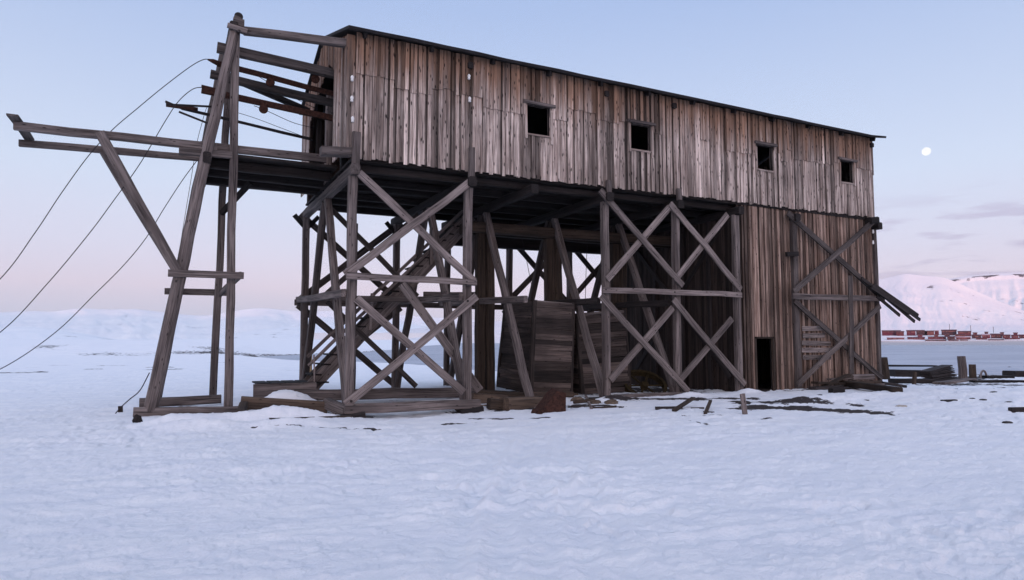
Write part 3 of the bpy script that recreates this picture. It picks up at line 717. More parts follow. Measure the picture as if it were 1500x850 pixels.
diag('brace', 1163, 441, 1292, 554, -.2, .06, .19, tone=.42); diag('brace', 1168, 563, 1289, 449, -.26, .06, .19, tone=.6)
diag('upright', 1246, 404, 1248, 548, -.36, .06, .2, tone=.5)
B('cap_beam_end', W_DARK, P, at(1272, 324, y=-.25), at(1283, 323, y=-.25), .3, .26)
for i in range(5):            # patch of horizontal boards
    v0 = 477+i*10.5
    a_ = at(1174+random.uniform(-1, 2), v0+8, y=.0); b_ = at((1205, 1207, 1216, 1219, 1216)[i], v0+8+random.uniform(-1, 1.5), y=.0)
    MB().board((a_.x, -.045, a_.z), (0, .04, 0), (0, 0, .17), (b_.x-a_.x, 0, (b_.z-a_.z)), random.uniform(.7, 1.3)).build('patch_board', W_GREY, P)
for u0, v0, u1, v1, yy in ((1262, 408, 1348, 468, -.34), (1278, 420, 1340, 471, -.4), (1280, 417, 1345, 462, -.28), (1284, 434, 1318, 462, -.34), (1276, 421, 1332, 459, -.46)):
    diag('broken_board', u0, v0, u1, v1, yy, .05, .12, W_DARK, 1.5)
for i in range(11):           # ragged board ends sticking out past the corner
    z = .5 + i*.27; l_ = random.uniform(.12, .38) + (.35 if i < 1 else 0)
    B('wall_board_end', W_DARK, P, (X7-.1, .35+random.uniform(-.1, .2), z), (X7+.12+l_*.8, .35, z+random.gauss(0, .03)), .14, random.uniform(.1, .22), tone=1.2)
for u, v in ((516, 114), (515.5, 144), (516.5, 174), (687, 112), (688, 145)):
    p = at(u, v, y=-.17)
    MB().lathe(p-Vector((0, 0, .09)), (0, 0, 1), [(0, .03), (.03, .042), (.05, .03), (.07, .042), (.11, .044), (.14, .025), (.155, .012)], 12).build('insulator', M_PORC, P, smooth=True)
for v in (342, 358):
    p = at(1279, v, y=-.15); MB().lathe(p, (0, 0, 1), [(0, .03), (.05, .045), (.1, .03), (.14, .04)], 10).build('insulator', M_PORC, P, smooth=True)

# staircase rising under the floor
sy = 4.1
s0, s1 = at(452, 572, y=sy), at(692, 318, y=sy)
B('stair_stringer', W_GREY, P, s0, s1, .1, .42, tone=.75, side=(0, 1, 0)); B('stair_stringer', W_GREY, P, s0+Vector((0, .95, 0)), s1+Vector((0, .95, 0)), .1, .38, tone=.5, side=(0, 1, 0))
for i in range(1, 20):
    p = s0.lerp(s1, i/20)
    if i in (4, 5, 11): continue
    MB().board(p+Vector((-.2, -.06, .18+random.gauss(0, .015))), (0, 1.05, 0), (.3, 0, random.gauss(0, .02)), (0, 0, .05), .5).build('stair_tread', W_DARK, P)
h0, h1 = at(452, 533, y=sy), at(620, 352, y=sy)
diag('handrail', 450, 523, 700, 263+26, sy, .05, .1, tone=.85); diag('handrail', 452, 536, 704, 296, sy-.04, .05, .1, tone=.85)
for u0, v0, u1, v1 in ((546, 430, 542, 484), (632, 335, 631, 388)): diag('baluster', u0, v0, u1, v1, sy-.08, .08, .1)
# low framed walkway at the stair foot
w0 = at(371, 574, y=sy-.3); w1 = at(448, 570, y=sy-.3)
B('walkway_side', W_GREY, P, (w0.x, sy-.3, w0.z), (w1.x+.3, sy-.3, w1.z), .12, .42, tone=.75)
for i in range(5):
    x = w0.x+.1+i*.42; MB().board((x, sy-.3, w0.z+.19), (.36, 0, 0), (0, 0, .04), (0, 1.4, 0), .5).build('walkway_plank', W_DARK, P)
B('ground_beam', W_GREY, P, at(430, 579, y=2.6), at(705, 575, y=2.6), .24, .3, tone=.6)
B('ground_beam', W_GREY, P, at(478, 591, y=.9), at(508, 604, y=-.1), .22, .28, tone=.7)
B('ground_beam', W_BROWN, P, at(353, 590, y=.9), at(479, 596, y=.9), .26, .3, tone=1.8)
B('ground_beam', W_BROWN, P, at(357, 597, y=.7), at(352, 610, y=-.2), .2, .3, tone=1)
B('ground_plank', W_BROWN, P, at(395, 616, y=-.75), at(512, 611, y=-.35), .25, .1, tone=.8)
for x in (X1, X2, X3): B('foundation_block', W_DARK, P, (x-.3, -.1, -.12), (x+.35, -.1, -.05), .5, .26, tone=1.3)
# stacked footing timbers between the second bent and the bins
q0 = at(697, 590, y=.9)
B('footing_timber', W_BROWN, P, at(690, 584, y=.8), at(740, 588, y=.8), .35, .32, tone=2.0)
B('footing_timber', W_BROWN, P, at(692, 599, y=.5), at(742, 598, y=.3), .3, .22, tone=2.2)
B('footing_timber', W_BROWN, P, at(716, 592, y=-.1), at(770, 597, y=-.15), .3, .3, tone=.9)
B('footing_timber', W_BROWN, P, at(738, 594, y=-.3), at(794, 592, y=-.1), .5, .42, tone=1.8)
B('footing_timber', W_BROWN, P, at(700, 575, y=2), at(772, 580, y=1.4), .3, .2, tone=.8)
B('footing_timber', W_BROWN, P, at(778, 578, y=1.0), at(836, 577, y=1.0), .4, .16, tone=1.3)
B('footing_timber', W_DARK, P, at(860, 588, y=.1), at(908, 586, y=.1), .4, .2)

# ---- tower with platform and cable rails (part of the station)
TN, TF = 1.76, 4.62
tx = -2.68
g0 = gz(tx, TN)
B('tower_post', W_GREY, P, (-2.65, TN, .1), (-2.75, TN, 10.15), .2, .2, side=(1, 0, 0))
B('tower_post', W_GREY, P, (-2.86, TF, .1), (-2.72, TF, 9.9), .2, .2, tone=.6, side=(1, 0, 0))
MB().log([(-4.4, TN-.06, .12), (-2.78, TN-.12, 10.1)], [.165, .12], tone=.9).build('tower_leg', W_GREY, P, smooth=True)
MB().log([at(227, 588, y=TF), at(330, 75, y=TF)], [.16, .14], tone=.38).build('tower_leg', W_GREY, P, smooth=True)
B('tower_sill', W_GREY, P, at(195, 606, y=TN-.1), at(436, 601, y=TN-.1), .2, .27, tone=.85)
B('tower_sill', W_GREY, P, at(204, 591, y=TF-.6), at(324, 585, y=TF-.6), .2, .24, tone=.7)
diag('tower_girt', 246, 400, 357, 405, TN-.24, .08, .18); diag('tower_girt', 241, 426, 338, 429, TF+.05, .08, .18, tone=.55)
B('tower_girt', W_GREY, P, at(322, 431, y=TF), at(352, 403, y=TN+.1), .08, .18, tone=.7)
B('tower_cap', W_DARK, P, (-2.82, TN-.25, 10.05), (-2.82, TF+.1, 10.0), .2, .24, tone=1.3)
diag('cap_plank', 333, 37, 362, 47, TN-.27, .09, .12, tone=.9); diag('cap_plank', 336, 40, 362, 49, TN-.1, .1, .1, tone=.7)
diag('cap_block', 341, 35, 357, 38, TN, .42, .2, tone=.7); diag('cap_block', 343, 29, 353, 31, TN, .34, .12, tone=.6)
MB().lathe(at(349, 27, y=TN)-Vector((0, .15, 0)), (0, 1, 0), [(0, .08), (.02, .11), (.08, .11), (.1, .08)], 14).build('pulley', M_IRON, P)
B('tie_beam', W_GREY, P, at(357, 45, y=TN-.05), at(512, 64, x=-.12), .2, .2, tone=.65)
# platform
B('platform_edge', W_GREY, P, (-3.5, 1.92, 6.86), (-.3, 1.92, 6.9), .1, .22, tone=.75)
B('platform_edge', W_DARK, P, (-3.4, TF+.1, 6.6), (0, TF+.1, 6.6), .12, .3)
B('platform_beam', W_DARK, P, (-3.35, 1.5, 6.5), (-3.35, TF+.15, 6.5), .2, .28, tone=1.3)
mb = MB(); y = 1.85
while y < TF+.1:
    w_ = random.uniform(.17, .23); mb.board((-3.4, y, 6.66), (0, w_-.012, 0), (0, 0, .07), (3.4, 0, 0), random.uniform(.7, 1.5)); y += w_
mb.build('platform_deck', W_DARK, P)
for yy in (2.3, 3.3, 4.3): B('platform_joist', W_DARK, P, (-3.3, yy, 6.52), (-.1, yy, 6.5), .18, .26)
B('deck_beam_end', W_GREY, P, at(470, 221, y=-.05), at(514, 224, y=-.05), .3, .22, tone=.7)
B('platform_knee', W_DARK, P, (-2.8, TF-.1, 5.6), (-2.1, TF-1, 6.4), .12, .16)
# projecting arm
B('arm_beam', W_GREY, P, at(20, 184, y=1.78), at(318, 216, y=1.78), .14, .2, tone=.85); B('arm_beam', W_GREY, P, at(28, 209, y=3.6), at(300, 233, y=3.6), .14, .18, tone=.65)
B('arm_beam', W_GREY, P, at(262, 220, y=1.7), at(340, 228, y=1.7), .14, .18, tone=.6)
e0, e1 = at(20, 172, y=1.5), at(38, 208, y=3.8)
B('arm_end_board', W_GREY, P, (e0.x, 1.35, e0.z+.02), (e1.x+.1, 3.7, e1.z+.06), .22, .05, tone=.5)
B('arm_strut', W_GREY, P, at(146, 194, y=TN-.2), at(259, 398, y=TN-.2), .16, .22, tone=.85); B('arm_strut', W_GREY, P, at(152, 222, y=3.5), at(262, 405, y=TF-.6), .14, .2, tone=.7)
# cable rails and timbers leading into the gable opening
def rail(name, u0, v0, y0_, u1, v1, y1_, wd, h, mat, tone=1): return B(name, mat, P, at(u0, v0, y=y0_), at(u1, v1, y=y1_), wd, h, tone=tone)
rail('guide_timber', 318, 69, 2.1, 502, 112, 2.1, .2, .26, W_GREY, .42)
rail('cable_rail', 318, 93, 2.7, 508, 142, 2.5, .09, .15, M_RUST)
MB().log([at(304, 87.5, y=2.7), at(312, 90, y=2.7), at(322, 94, y=2.7)], [.02, .06, .075]).build('rail_shoe', M_RUST, P, smooth=True)
rail('guide_timber', 308, 109, 3.1, 488, 152, 3.1, .18, .22, W_GREY, .4)
rail('guide_timber', 345, 117, 3.4, 452, 163, 3.9, .18, .16, W_DARK, 1)
rail('cable_rail', 295, 126, 2.4, 320, 132, 2.4, .06, .06, M_RUST); rail('cable_rail', 295, 132, 2.4, 498, 176, 2.4, .1, .17, M_RUST)
rail('light_rail', 242, 149, 3.6, 268, 160, 3.6, .05, .06, M_IRON); rail('light_rail', 266, 159, 3.6, 458, 205, 3.6, .06, .08, M_IRON)
rail('light_rail', 243, 153.5, 3.3, 310, 156, 3.3, .05, .05, M_IRON); rail('light_rail', 262, 164, 2.9, 306, 181, 2.9, .04, .05, M_IRON)
rail('light_rail', 243, 154, 3.5, 290, 160, 3.5, .06, .1, M_RUST)
for u, v, yy in ((396, 121, 2.45), (386, 160, 2.25), (462, 116, 2.2)):
    MB().lathe(at(u, v, y=yy)-Vector((0, .04, 0)), (0, 1, 0), [(0, .06), (.01, .12), (.03, .09), (.05, .09), (.07, .12), (.08, .06)], 14).build('sheave', M_RUST, P)

# ------------------------------------------------------------------ cables
def sag(pts, n=10):
    pts = [Vector(p) for p in pts]; o_ = []
    for i in range(len(pts)-1):
        p0, p1, p2, p3 = pts[max(i-1, 0)], pts[i], pts[i+1], pts[min(i+2, len(pts)-1)]
        for k in range(n):
            t_ = k/n; o_.append(.5*((2*p1)+(p2-p0)*t_+(2*p0-5*p1+4*p2-p3)*t_*t_+(3*p1-p0-3*p2+p3)*t_**3))
    return o_+[pts[-1]]
def cable(label, uv, y, r=.011, tail=None, y2=None):
    n = len(uv); pts = [at(u, v, y=y+((y2 or y)-y)*i/(n-1)) for i, (u, v) in enumerate(uv)]
    if tail: pts += tail(pts[-1])
    o = MB().log(sag(pts), r, n=6, jit=0, tone=1).build('cable', M_CABLE, None, smooth=True)
    return tag(o, label, 'cable', 'steel ropes hanging from the tower')
gnd = lambda p: [Vector((p.x-1.2, p.y, max(.35, p.z*.55))), Vector((p.x-2.6, p.y, -.02))]
cable('steel rope arching from the topmost rusty rail, farthest left in the sky', [(308, 90), (300, 87), (280, 97), (240, 127), (200, 160), (165, 190), (130, 228), (90, 283), (50, 343), (0, 409)], 2.7, tail=gnd)
cable('steel rope arching from the second rusty rail, crossing behind the arm strut', [(296, 128), (282, 131), (262, 148), (243, 176), (205, 240), (165, 296), (130, 343), (70, 415), (0, 487)], 2.4, tail=gnd)
cable('thin steel rope leaving the platform end, lowest of the ropes reaching the left edge', [(288, 236), (266, 266), (240, 306), (213, 350), (180, 390), (140, 430), (80, 488), (0, 541)], 3.0, tail=gnd)
cable('thin rope hanging straight down beside the leaning tower leg', [(311, 155), (303, 158), (296, 180), (288, 212), (280, 262), (272, 310), (262, 372)], 3.6, .008)
cable('slack rope running from a sheave under the second rusty rail into the gable', [(372, 155), (392, 163), (430, 180), (462, 188)], 2.5, .009)
cable('thin rope sagging between the rails above the platform', [(330, 160), (370, 172), (410, 187), (452, 203)], 3.3, .008)
cable('thin rope running from the upper sheave to the gable opening', [(370, 107), (395, 122), (430, 143), (460, 158)], 2.8, .008)
cable('frayed rope hanging from the header beam, left of the big twin post', [(759, 327), (768, 365), (781, 432), (786, 470)], WD-.5, .013)
cable('straight rope hanging from the header beam beside the right bin', [(862, 333), (859, 385), (857, 455)], WD-.5, .013)
cable('short slack rope from the foot of the leaning leg to the marker block', [(219, 546), (205, 572), (190, 585), (178, 596), (169, 606)], 2.0, .014)

# ------------------------------------------------------------------ bins under the floor
def bin_(name, label, corners_b, corners_t):
    """tapered plank bin: bottom and top rectangles (4 points each, anticlockwise), horizontal planks"""
    mid = sum((Vector(c) for c in corners_b), Vector())/4; r = empty(name, mid); tag(r, label, 'bin', 'plank bins under the station')
    b_ = [Vector(c) for c in corners_b]; t_ = [Vector(c) for c in corners_t]
    for s_ in range(4):
        mb = MB(); n_ = 17; i, j = s_, (s_+1) % 4; nrm = (b_[j]-b_[i]).cross(Vector((0, 0, 1))).normalized()
        for k in range(n_):
            f0, f1 = k/n_, (k+1)/n_+.001
            p0, p1 = b_[i].lerp(t_[i], f0), b_[j].lerp(t_[j], f0); q0_ = b_[i].lerp(t_[i], f1); o_ = random.uniform(0, .05); tn = random.choice((.35, .6, .8, 1, 1.2, 1.5, 1.9))*random.uniform(.85, 1.15)
            mb.board(p0+nrm*o_+(p1-p0).normalized()*random.uniform(-.02, .02), nrm*.05, q0_-p0, p1-p0+Vector((0, 0, random.gauss(0, .012))), tn)
        mb.build('side_panel', W_BIN, r)
        B('corner_post', W_BIN, r, b_[i]+nrm*.03, t_[i]+nrm*.03+Vector((0, 0, .05)), .14, .14, tone=.6)
    B('rim', W_GREY, r, t_[0]-Vector((0, .02, 0)), t_[1]-Vector((0, .02, 0)), .1, .09, tone=.9)
yb = 1.35
A0, A1, A2_, A3 = at(777, 576, y=yb), at(834, 577, y=yb), at(782, 442, y=yb), at(838, 446, y=yb)
dL = Vector((.05, 2.3, .05))
bin_('plank_bin', 'dark wooden bin of horizontal planks, left one, standing upright under the station', [A0, A1, A1+dL, A0+dL], [A2_, A3, A3+dL*.85, A2_+dL*.85])
B0, B1, B2, B3 = at(853, 584, y=1.7), at(922, 580, y=1.7), at(843, 462, y=1.7), at(912, 456, y=1.7)
bin_('plank_bin', 'wooden bin of horizontal planks, right one, tilting backwards beside the round sheave', [B0, B1, B1+dL, B0+dL], [B2, B3, B3+dL*.9, B2+dL*.9])

# big sheave wheel leaning under the trestle
wp = at(944, 565, y=1.5); ax = Vector((-.15, -.55, .8)).normalized()
whl = empty('sheave_wheel', wp); tag(whl, 'big rusty ochre spoked sheave wheel lying tilted beside the right bin', 'wheel')
mb = MB(); n_ = 40; ra = .72; sd = ax.cross(Vector((0, 0, 1))).normalized(); u2 = ax.cross(sd); pf = [(-.07, -.1), (.03, -.1), (0, 0), (.03, .1), (-.07, .1)]; st = []
for k in range(n_):
    t_ = 2*math.pi*k/n_; rd = sd*math.cos(t_)+u2*math.sin(t_); st.append(mb.ring([wp+rd*(ra+a_)+ax*b_ for a_, b_ in pf], [(t_, a_, b_) for a_, b_ in pf], 1))
for k in range(n_):
    a_, b_ = st[k], st[(k+1) % n_]
    for j in range(5): mb.f.append((a_+j, a_+(j+1) % 5, b_+(j+1) % 5, b_+j))
mb.build('rim', M_OCHRE, whl)
for k in range(6):
    t_ = math.pi*k/3; rd = sd*math.cos(t_)+u2*math.sin(t_); B('spoke', M_OCHRE, whl, wp+rd*.1, wp+rd*(ra-.04), .07, .05)
MB().lathe(wp-ax*.12, ax, [(0, .1), (.02, .13), (.22, .13), (.24, .1)], 16).build('hub', M_OCHRE, whl)

# rusty hopper plate lying in the snow
rp = at(810, 600, z=.1); hop = MB()
c = [at(790, 606, y=rp.y), at(829, 604, y=rp.y), at(829, 576, y=rp.y+.1), at(816, 573, y=rp.y+.15), at(808, 582, y=rp.y+.1)]
dk = Vector((.15, .55, .05)); i = hop.ring(c+[p+dk for p in c], [tuple(p) for p in c+[p+dk for p in c]], 1)
hop.f += [(i, i+1, i+2, i+3, i+4), (i+9, i+8, i+7, i+6, i+5)] + [(i+(k+1) % 5, i+k, i+5+k, i+5+(k+1) % 5) for k in range(5)]
hp = hop.build('rusty_hopper', M_RUST, None, origin=(rp.x, rp.y, 0)); tag(hp, 'broken rust-red iron hopper half sunk in snow in front of the left bin', 'scrap metal')
MB().lathe(at(790, 607, y=rp.y-.1), (0, 1, .1), [(0, .1), (.25, .1)], 10).build('rim', M_RUST, hp)

# ------------------------------------------------------------------ loose timber on the snow
def gp(u, v, lift=0):
    """where the view line through (u,v) meets the snow"""
    z = 0.1
    for _ in range(6):
        p = at(u, v, z=z); z = gz(p.x, p.y)
    return Vector((p.x, p.y, z+lift))
def plank(label, u0, v0, u1, v1, wd=.16, h=.06, mat=None, tone=1, lift=(.03, .03), cat='plank', name='loose_plank', group='loose timber on the snow', yp=None):
    p0, p1 = gp(u0, v0, lift[0]), gp(u1, v1, lift[1])
    if yp is not None:
        pp = []
        for u_, v_, y_ in ((u0, v0, yp[0]), (u1, v1, yp[1])):
            q_ = at(u_, v_, y=y_)
            while q_.z < gz(q_.x, q_.y)+h*.35 and y_ > -4: y_ -= .1; q_ = at(u_, v_, y=y_)
            pp.append(q_)
        p0, p1 = pp
    elif abs(v1-v0) <= 4:          # lies square to the view: both ends at one depth
        c_, s_ = math.cos(YAW), math.sin(YAW); dep = (p0.x-CX)*s_+(p0.y-CY)*c_; q_ = (u1-u0)/F_PX*dep*1.0
        p1 = Vector((p0.x+q_*c_, p0.y-q_*s_+(v0-v1)*.02, 0)); p1.z = gz(p1.x, p1.y)+lift[1]
    o = MB().beam(p0, p1, wd, h, tone=tone, jit=.004).build(name, mat or W_BROWN, None, origin=((p0.x+p1.x)/2, (p0.y+p1.y)/2, min(p0.z, p1.z)))
    return tag(o, label, cat, group)
plank('dark split plank lying flat on snow, longest of the trio before the braced trestle', 960, 600, 996, 604, .2, .07, W_DARK, 2.2)
plank('slanting dark plank resting on the longest split plank, its right end raised', 988, 604, 1016, 596, .12, .06, W_BROWN, .8, (.05, .22))
plank('short broken slat lying just right of the raised dark plank', 1012, 600, 1028, 604, .1, .05, W_BROWN, .6)
plank('short stick poking up from the small broken slats on the snow', 1033, 608, 1041, 599, .08, .05, W_BROWN, 1, (.03, .2))
plank('small dark slat with snow on it at the foot of the poking stick', 1030, 606, 1043, 610, .12, .05, W_DARK, 1.8)
plank('long dark beam end lying at the right foot of the building, nearest the viewer', 1240, 562, 1315, 572, .3, .2, W_BROWN, .65, (.16, .14), 'beam', 'loose_beam', yp=(-.6, -1.5))
plank('pale squared beam lying on top of the rubble below the lower brace', 1246, 553, 1277, 552, .26, .2, W_GREY, 1.1, (.3, .3), 'beam', 'loose_beam', yp=(-.45, -.45))
plank('brown plank stacked below the pale squared beam', 1236, 560, 1286, 560, .4, .1, W_BROWN, 1, (.15, .15), yp=(-.6, -.6))
plank('thin dark plank sticking out left from the rubble by the wall', 1193, 561, 1240, 562, .3, .08, W_BROWN, .7, (.14, .16), yp=(-.7, -.7))
plank('short dark plank half under snow at the left end of the rubble', 1190, 569, 1232, 567, .3, .1, W_DARK, 2, (.08, .06), yp=(-.8, -.9))
plank('dark log stub under the rubble left of the long dark beam', 1217, 573, 1234, 572, .25, .2, W_DARK, 1.2, (.05, .05), yp=(-1.1, -1.1))
plank('broken grey lath leaning in the rubble right of the rusty hopper', 858, 582, 866, 600, .07, .04, W_GREY, 1.3, (.05, .03))
plank('thin dark lath flat on the snow right of the rusty hopper', 832, 598, 868, 602, .08, .04, W_DARK, 2)
plank('thin bent lath lying flat in front of the right bin', 866, 599, 905, 595, .07, .04, W_BROWN, .9)
plank('short brown board in the rubble at the foot of the right bin', 840, 592, 872, 590, .2, .08, W_BROWN, 1.1, (.06, .08))
plank('dark plank lying on snow in the middle of the right foreground', 1380, 587, 1399, 588, .16, .06, W_DARK, 1.5)
plank('dark beam lying on snow at the right picture edge', 1480, 603, 1510, 602, .14, .14, W_DARK, 1.3)

for a_ in (('brown board leaning up across the rubble left of the pale squared beam', 1208, 566, 1243, 549, .22, .06, W_BROWN, .8, (-.8, -.45)), ('short grey plank end jutting from the rubble under the brown plank', 1255, 567, 1292, 563, .2, .08, W_GREY, .7, (-.9, -.8)),
           ('dark board on the drift in front of the rubble heap', 1226, 570, 1262, 568, .25, .06, W_DARK, 2.2, (-1.2, -1.2)), ('thin dark plank lying beyond the right corner behind the long dark beam', 1292, 561, 1326, 566, .16, .1, W_DARK, 1.6, (-.8, -1.0)),
           ('snow-dusted grey board highest in the rubble beside the wall', 1214, 556, 1250, 554, .2, .06, W_GREY, .8, (-.4, -.4))):
    plank(*a_[:9], yp=a_[9])
def stake(name, label, u, v0, v1, wd, mat, tone, cat, lean=0, group=None, n=9, round_=True, top=.9):
    p = gp(u, v0); q = at(u+lean, v1, y=p.y)
    mb = MB()
    if round_: mb.log([p-Vector((0, 0, .2)), q], [wd/2, wd/2*top], tone=tone, n=n)
    else: mb.beam(p-Vector((0, 0, .15)), q, wd, wd*.5, tone=tone, side=(1, 0, 0))
    return tag(mb.build(name, mat, None, smooth=False, origin=p), label, cat, group)
stake('wooden_stake', 'slim grey wooden stake stuck upright in the snow before the doorway', 1092, 608, 577, .13, W_GREY, 1.1, 'stake', -4, round_=False)
stake('wooden_post', 'tall thick grey mooring post on the shore', 1411, 555, 522, .42, W_GREY, .8, 'post', -3, n=12)
stake('wooden_post', 'shorter round post leaning close beside the tall mooring post', 1425, 554, 534, .36, W_BROWN, 1.1, 'post', -1, n=12)
stake('wooden_post', 'small squared stub of a post standing between the wall end and the board bundle', 1338, 564, 545, .2, W_BROWN, 1.2, 'post', 2, round_=False)
stake('wooden_post', 'stout stump of a post against the far right corner of the building', 1297, 556, 524, .5, W_BROWN, .7, 'post', -4, n=9)
stake('pale_stake', 'short pale new wooden stake beside the stair foot', 455, 567, 506, .1, W_PALE, 1, 'stake', 0, round_=False)
stake('grey_pole', 'thin grey pole standing at the stair foot', 461, 585, 520, .055, W_GREY, 1.3, 'pole', -1, n=8)
stake('marker_block', 'small red-brown block standing on end in the snow at the rope end', 177, 605, 595, .11, W_BROWN, .7, 'block', 0, round_=False)
# leaning dark stub and bent pipe
p = gp(1441, 555); arc = [p+Vector((-.28+.28*(1-math.cos(math.pi*k/10*.9)), 0, .42*math.sin(math.pi*k/10*.9))) for k in range(11)]
tag(MB().log(arc, .05, n=8, jit=0).build('bent_pipe', W_GREY, None, smooth=True, origin=p), 'bent grey pipe arching out of the ground right of the mooring posts', 'pipe')
# bundle of boards on the shore
p0, p1 = gp(1358, 561), gp(1398, 558)
bd = empty('board_bundle', (p0+p1)/2); tag(bd, 'fan-shaped dark bundle of stacked boards lying on the shore left of the mooring posts', 'lumber')
for i in range(9):
    f = i/8
    B('board', W_DARK, bd, p0+Vector((.1+.12*f, f*.25, .08+.055*i)), p1+Vector((-.15-.05*f, f*.2, .08+.085*i)), .5, .05, tone=random.uniform(1, 2.2))
plank('grey weathered slab at the foot of the mooring posts', 1375, 564, 1422, 558, .5, .16, W_GREY, .8, (.05, .05), 'slab', 'wooden_slab', 'timbers on the shore')
SH = [('long dark timber baulk running from the building corner along the shore', 1302, 541, 1368, 545, .9, .3, (.25, .2)), ('dark timber stack directly behind the building corner', 1305, 552, 1352, 556, 1.0, .4, (.2, .15)),
      ('dark timber lying lowest in the shore pile, half under snow', 1306, 562, 1362, 564, .6, .24, (.1, .1)), ('thin dark driftwood pole along the waterline, left of the tall post', 1340, 534, 1402, 536, .35, .14, (.1, .08)),
      ('thin dark driftwood pole along the waterline, right of the tall post', 1422, 535, 1462, 539, .4, .16, (.1, .08)), ('thick black baulk at the right picture edge on the shore', 1478, 552, 1525, 551, 1.0, .4, (.12, .12)),
      ('long thin black beam in front of the thick baulk at the right edge', 1424, 561, 1505, 559, .4, .12, (.06, .06)), ('narrow black timber lying between the bent pipe and the thick baulk', 1440, 555, 1482, 551, .6, .16, (.08, .08)),
      ('short dark driftwood just behind the narrow black timber', 1444, 547, 1470, 548, .4, .12, (.06, .06))]
for lb, u0, v0, u1, v1, wd, h, lf_ in SH: plank(lb, u0, v0, u1, v1, wd, h, W_DARK, random.uniform(.7, 1.4), lf_, 'timber', 'driftwood', 'timbers on the shore')

# stones
def rock(label, u, v, sx, sz, mat=M_STONE, name='stone', sy=None):
    p = gp(u, v); mb = MB(); n_ = 12; pr = []; sy = sy or sx*.7
    for k in range(7):
        t_ = k/6; zz = sz*(1-(1-t_)**1.6)*1.0; rr_ = math.sqrt(max(1-t_**2.2, .004))
        an = [2*math.pi*j/n_ for j in range(n_)]
        pr.append(mb.ring([p+Vector((math.cos(a_)*sx*rr_*(1+random.uniform(-.16, .16)), math.sin(a_)*sy*rr_*(1+random.uniform(-.16, .16)), zz-.03+random.gauss(0, sz*.05))) for a_ in an], [(0, 0, 0)]*n_, 1))
    for a_, b_ in zip(pr, pr[1:]):
        for j in range(n_): mb.f.append((a_+j, a_+(j+1) % n_, b_+(j+1) % n_, b_+j))
    mb.f.append(tuple(pr[-1]+j for j in range(n_)))
    return tag(mb.build(name, mat, None, origin=p), label, 'stone', 'stones on the snow')
rock('dark squarish stone standing on the shore snow far right, near the water', 1479, 542, .24, .3)
rock('pale tan stone half buried in snow below the right corner of the building', 1321, 597, .2, .09, M_PALESTONE, 'pale_stone')
for lb, u, v, s_ in [('small dark stone nearest below the board bundle', 1386, 581, .07), ('small dark stone left of a matching pair on the right snow', 1424, 580, .12), ('small dark stone, middle one right of the lone plank', 1440, 581, .14),
                     ('dark stone sticking up above the pair at right', 1456, 577, .14), ('flat dark stone near the right edge, above the dark beam', 1478, 590, .15), ('flat dark stone low in the right corner of the snow', 1476, 620, .14),
                     ('small dark stone on the drift below the long dark beam', 1269, 583, .12), ('dark stone beside the bare soil streak at right', 1247, 589, .12), ('brownish stone left of the drift stones', 1230, 590, .1), ('tiny dark stone right of the drift', 1287, 590, .06), ('small dark stone on the snow hump under the rubble beams', 1201, 583, .12)]:
    rock(lb, u, v, s_, s_*.5)
for lb, u, v, s_ in [('ochre rubble stone between hopper and right bin, larger one', 846, 588, .22), ('ochre rubble stone at the foot of the left bin', 842, 580, .16), ('brown rubble lump under the right bin front', 872, 592, .2), ('dark rubble lump left of the trestle sill beam', 896, 592, .22)]:
    rock(lb, u, v, s_, s_*.7, plain('rubble_stone', (.13, .095, .07), .9, 0, .5, 9))
rock('twisted black lump of scrap under the tower sill', 201, 622, .1, .24, M_IRON, 'scrap_lump')

# ------------------------------------------------------------------ far town on the other shore
def wallmat(n, c): return plain(n, c, .8, 0, .25, .2)
HM = {'crimson': wallmat('crimson_paint', (.085, .017, .038)), 'brick red': wallmat('brick_red_paint', (.09, .025, .036)), 'plum': wallmat('plum_paint', (.042, .022, .034)), 'salmon': wallmat('salmon_paint', (.12, .048, .052))}
M_ROOFS = plain('snowy_roof', (.42, .34, .40), .9, 0, .3, .1); M_ROOFD = plain('dark_roof', (.085, .03, .042), .9, 0, .3, .1)
M_WINROW, t, b = newmat('window_band')           # panes and wall posts alternate along the band
geo = N(t, 'ShaderNodeNewGeometry'); wv = noise(t, geo.outputs['Position'], .55, 0, .5, (1, 1, .05))
t.links.new(mixc(t, rng(t, wv, .47, .5), (.02, .018, .022), (.16, .08, .085)), b.inputs['Base Color'])
def at_r(u, r):
    b_ = R(bearing(u)); return Vector((CX+r*math.sin(b_), CY+r*math.cos(b_), 0)), b_
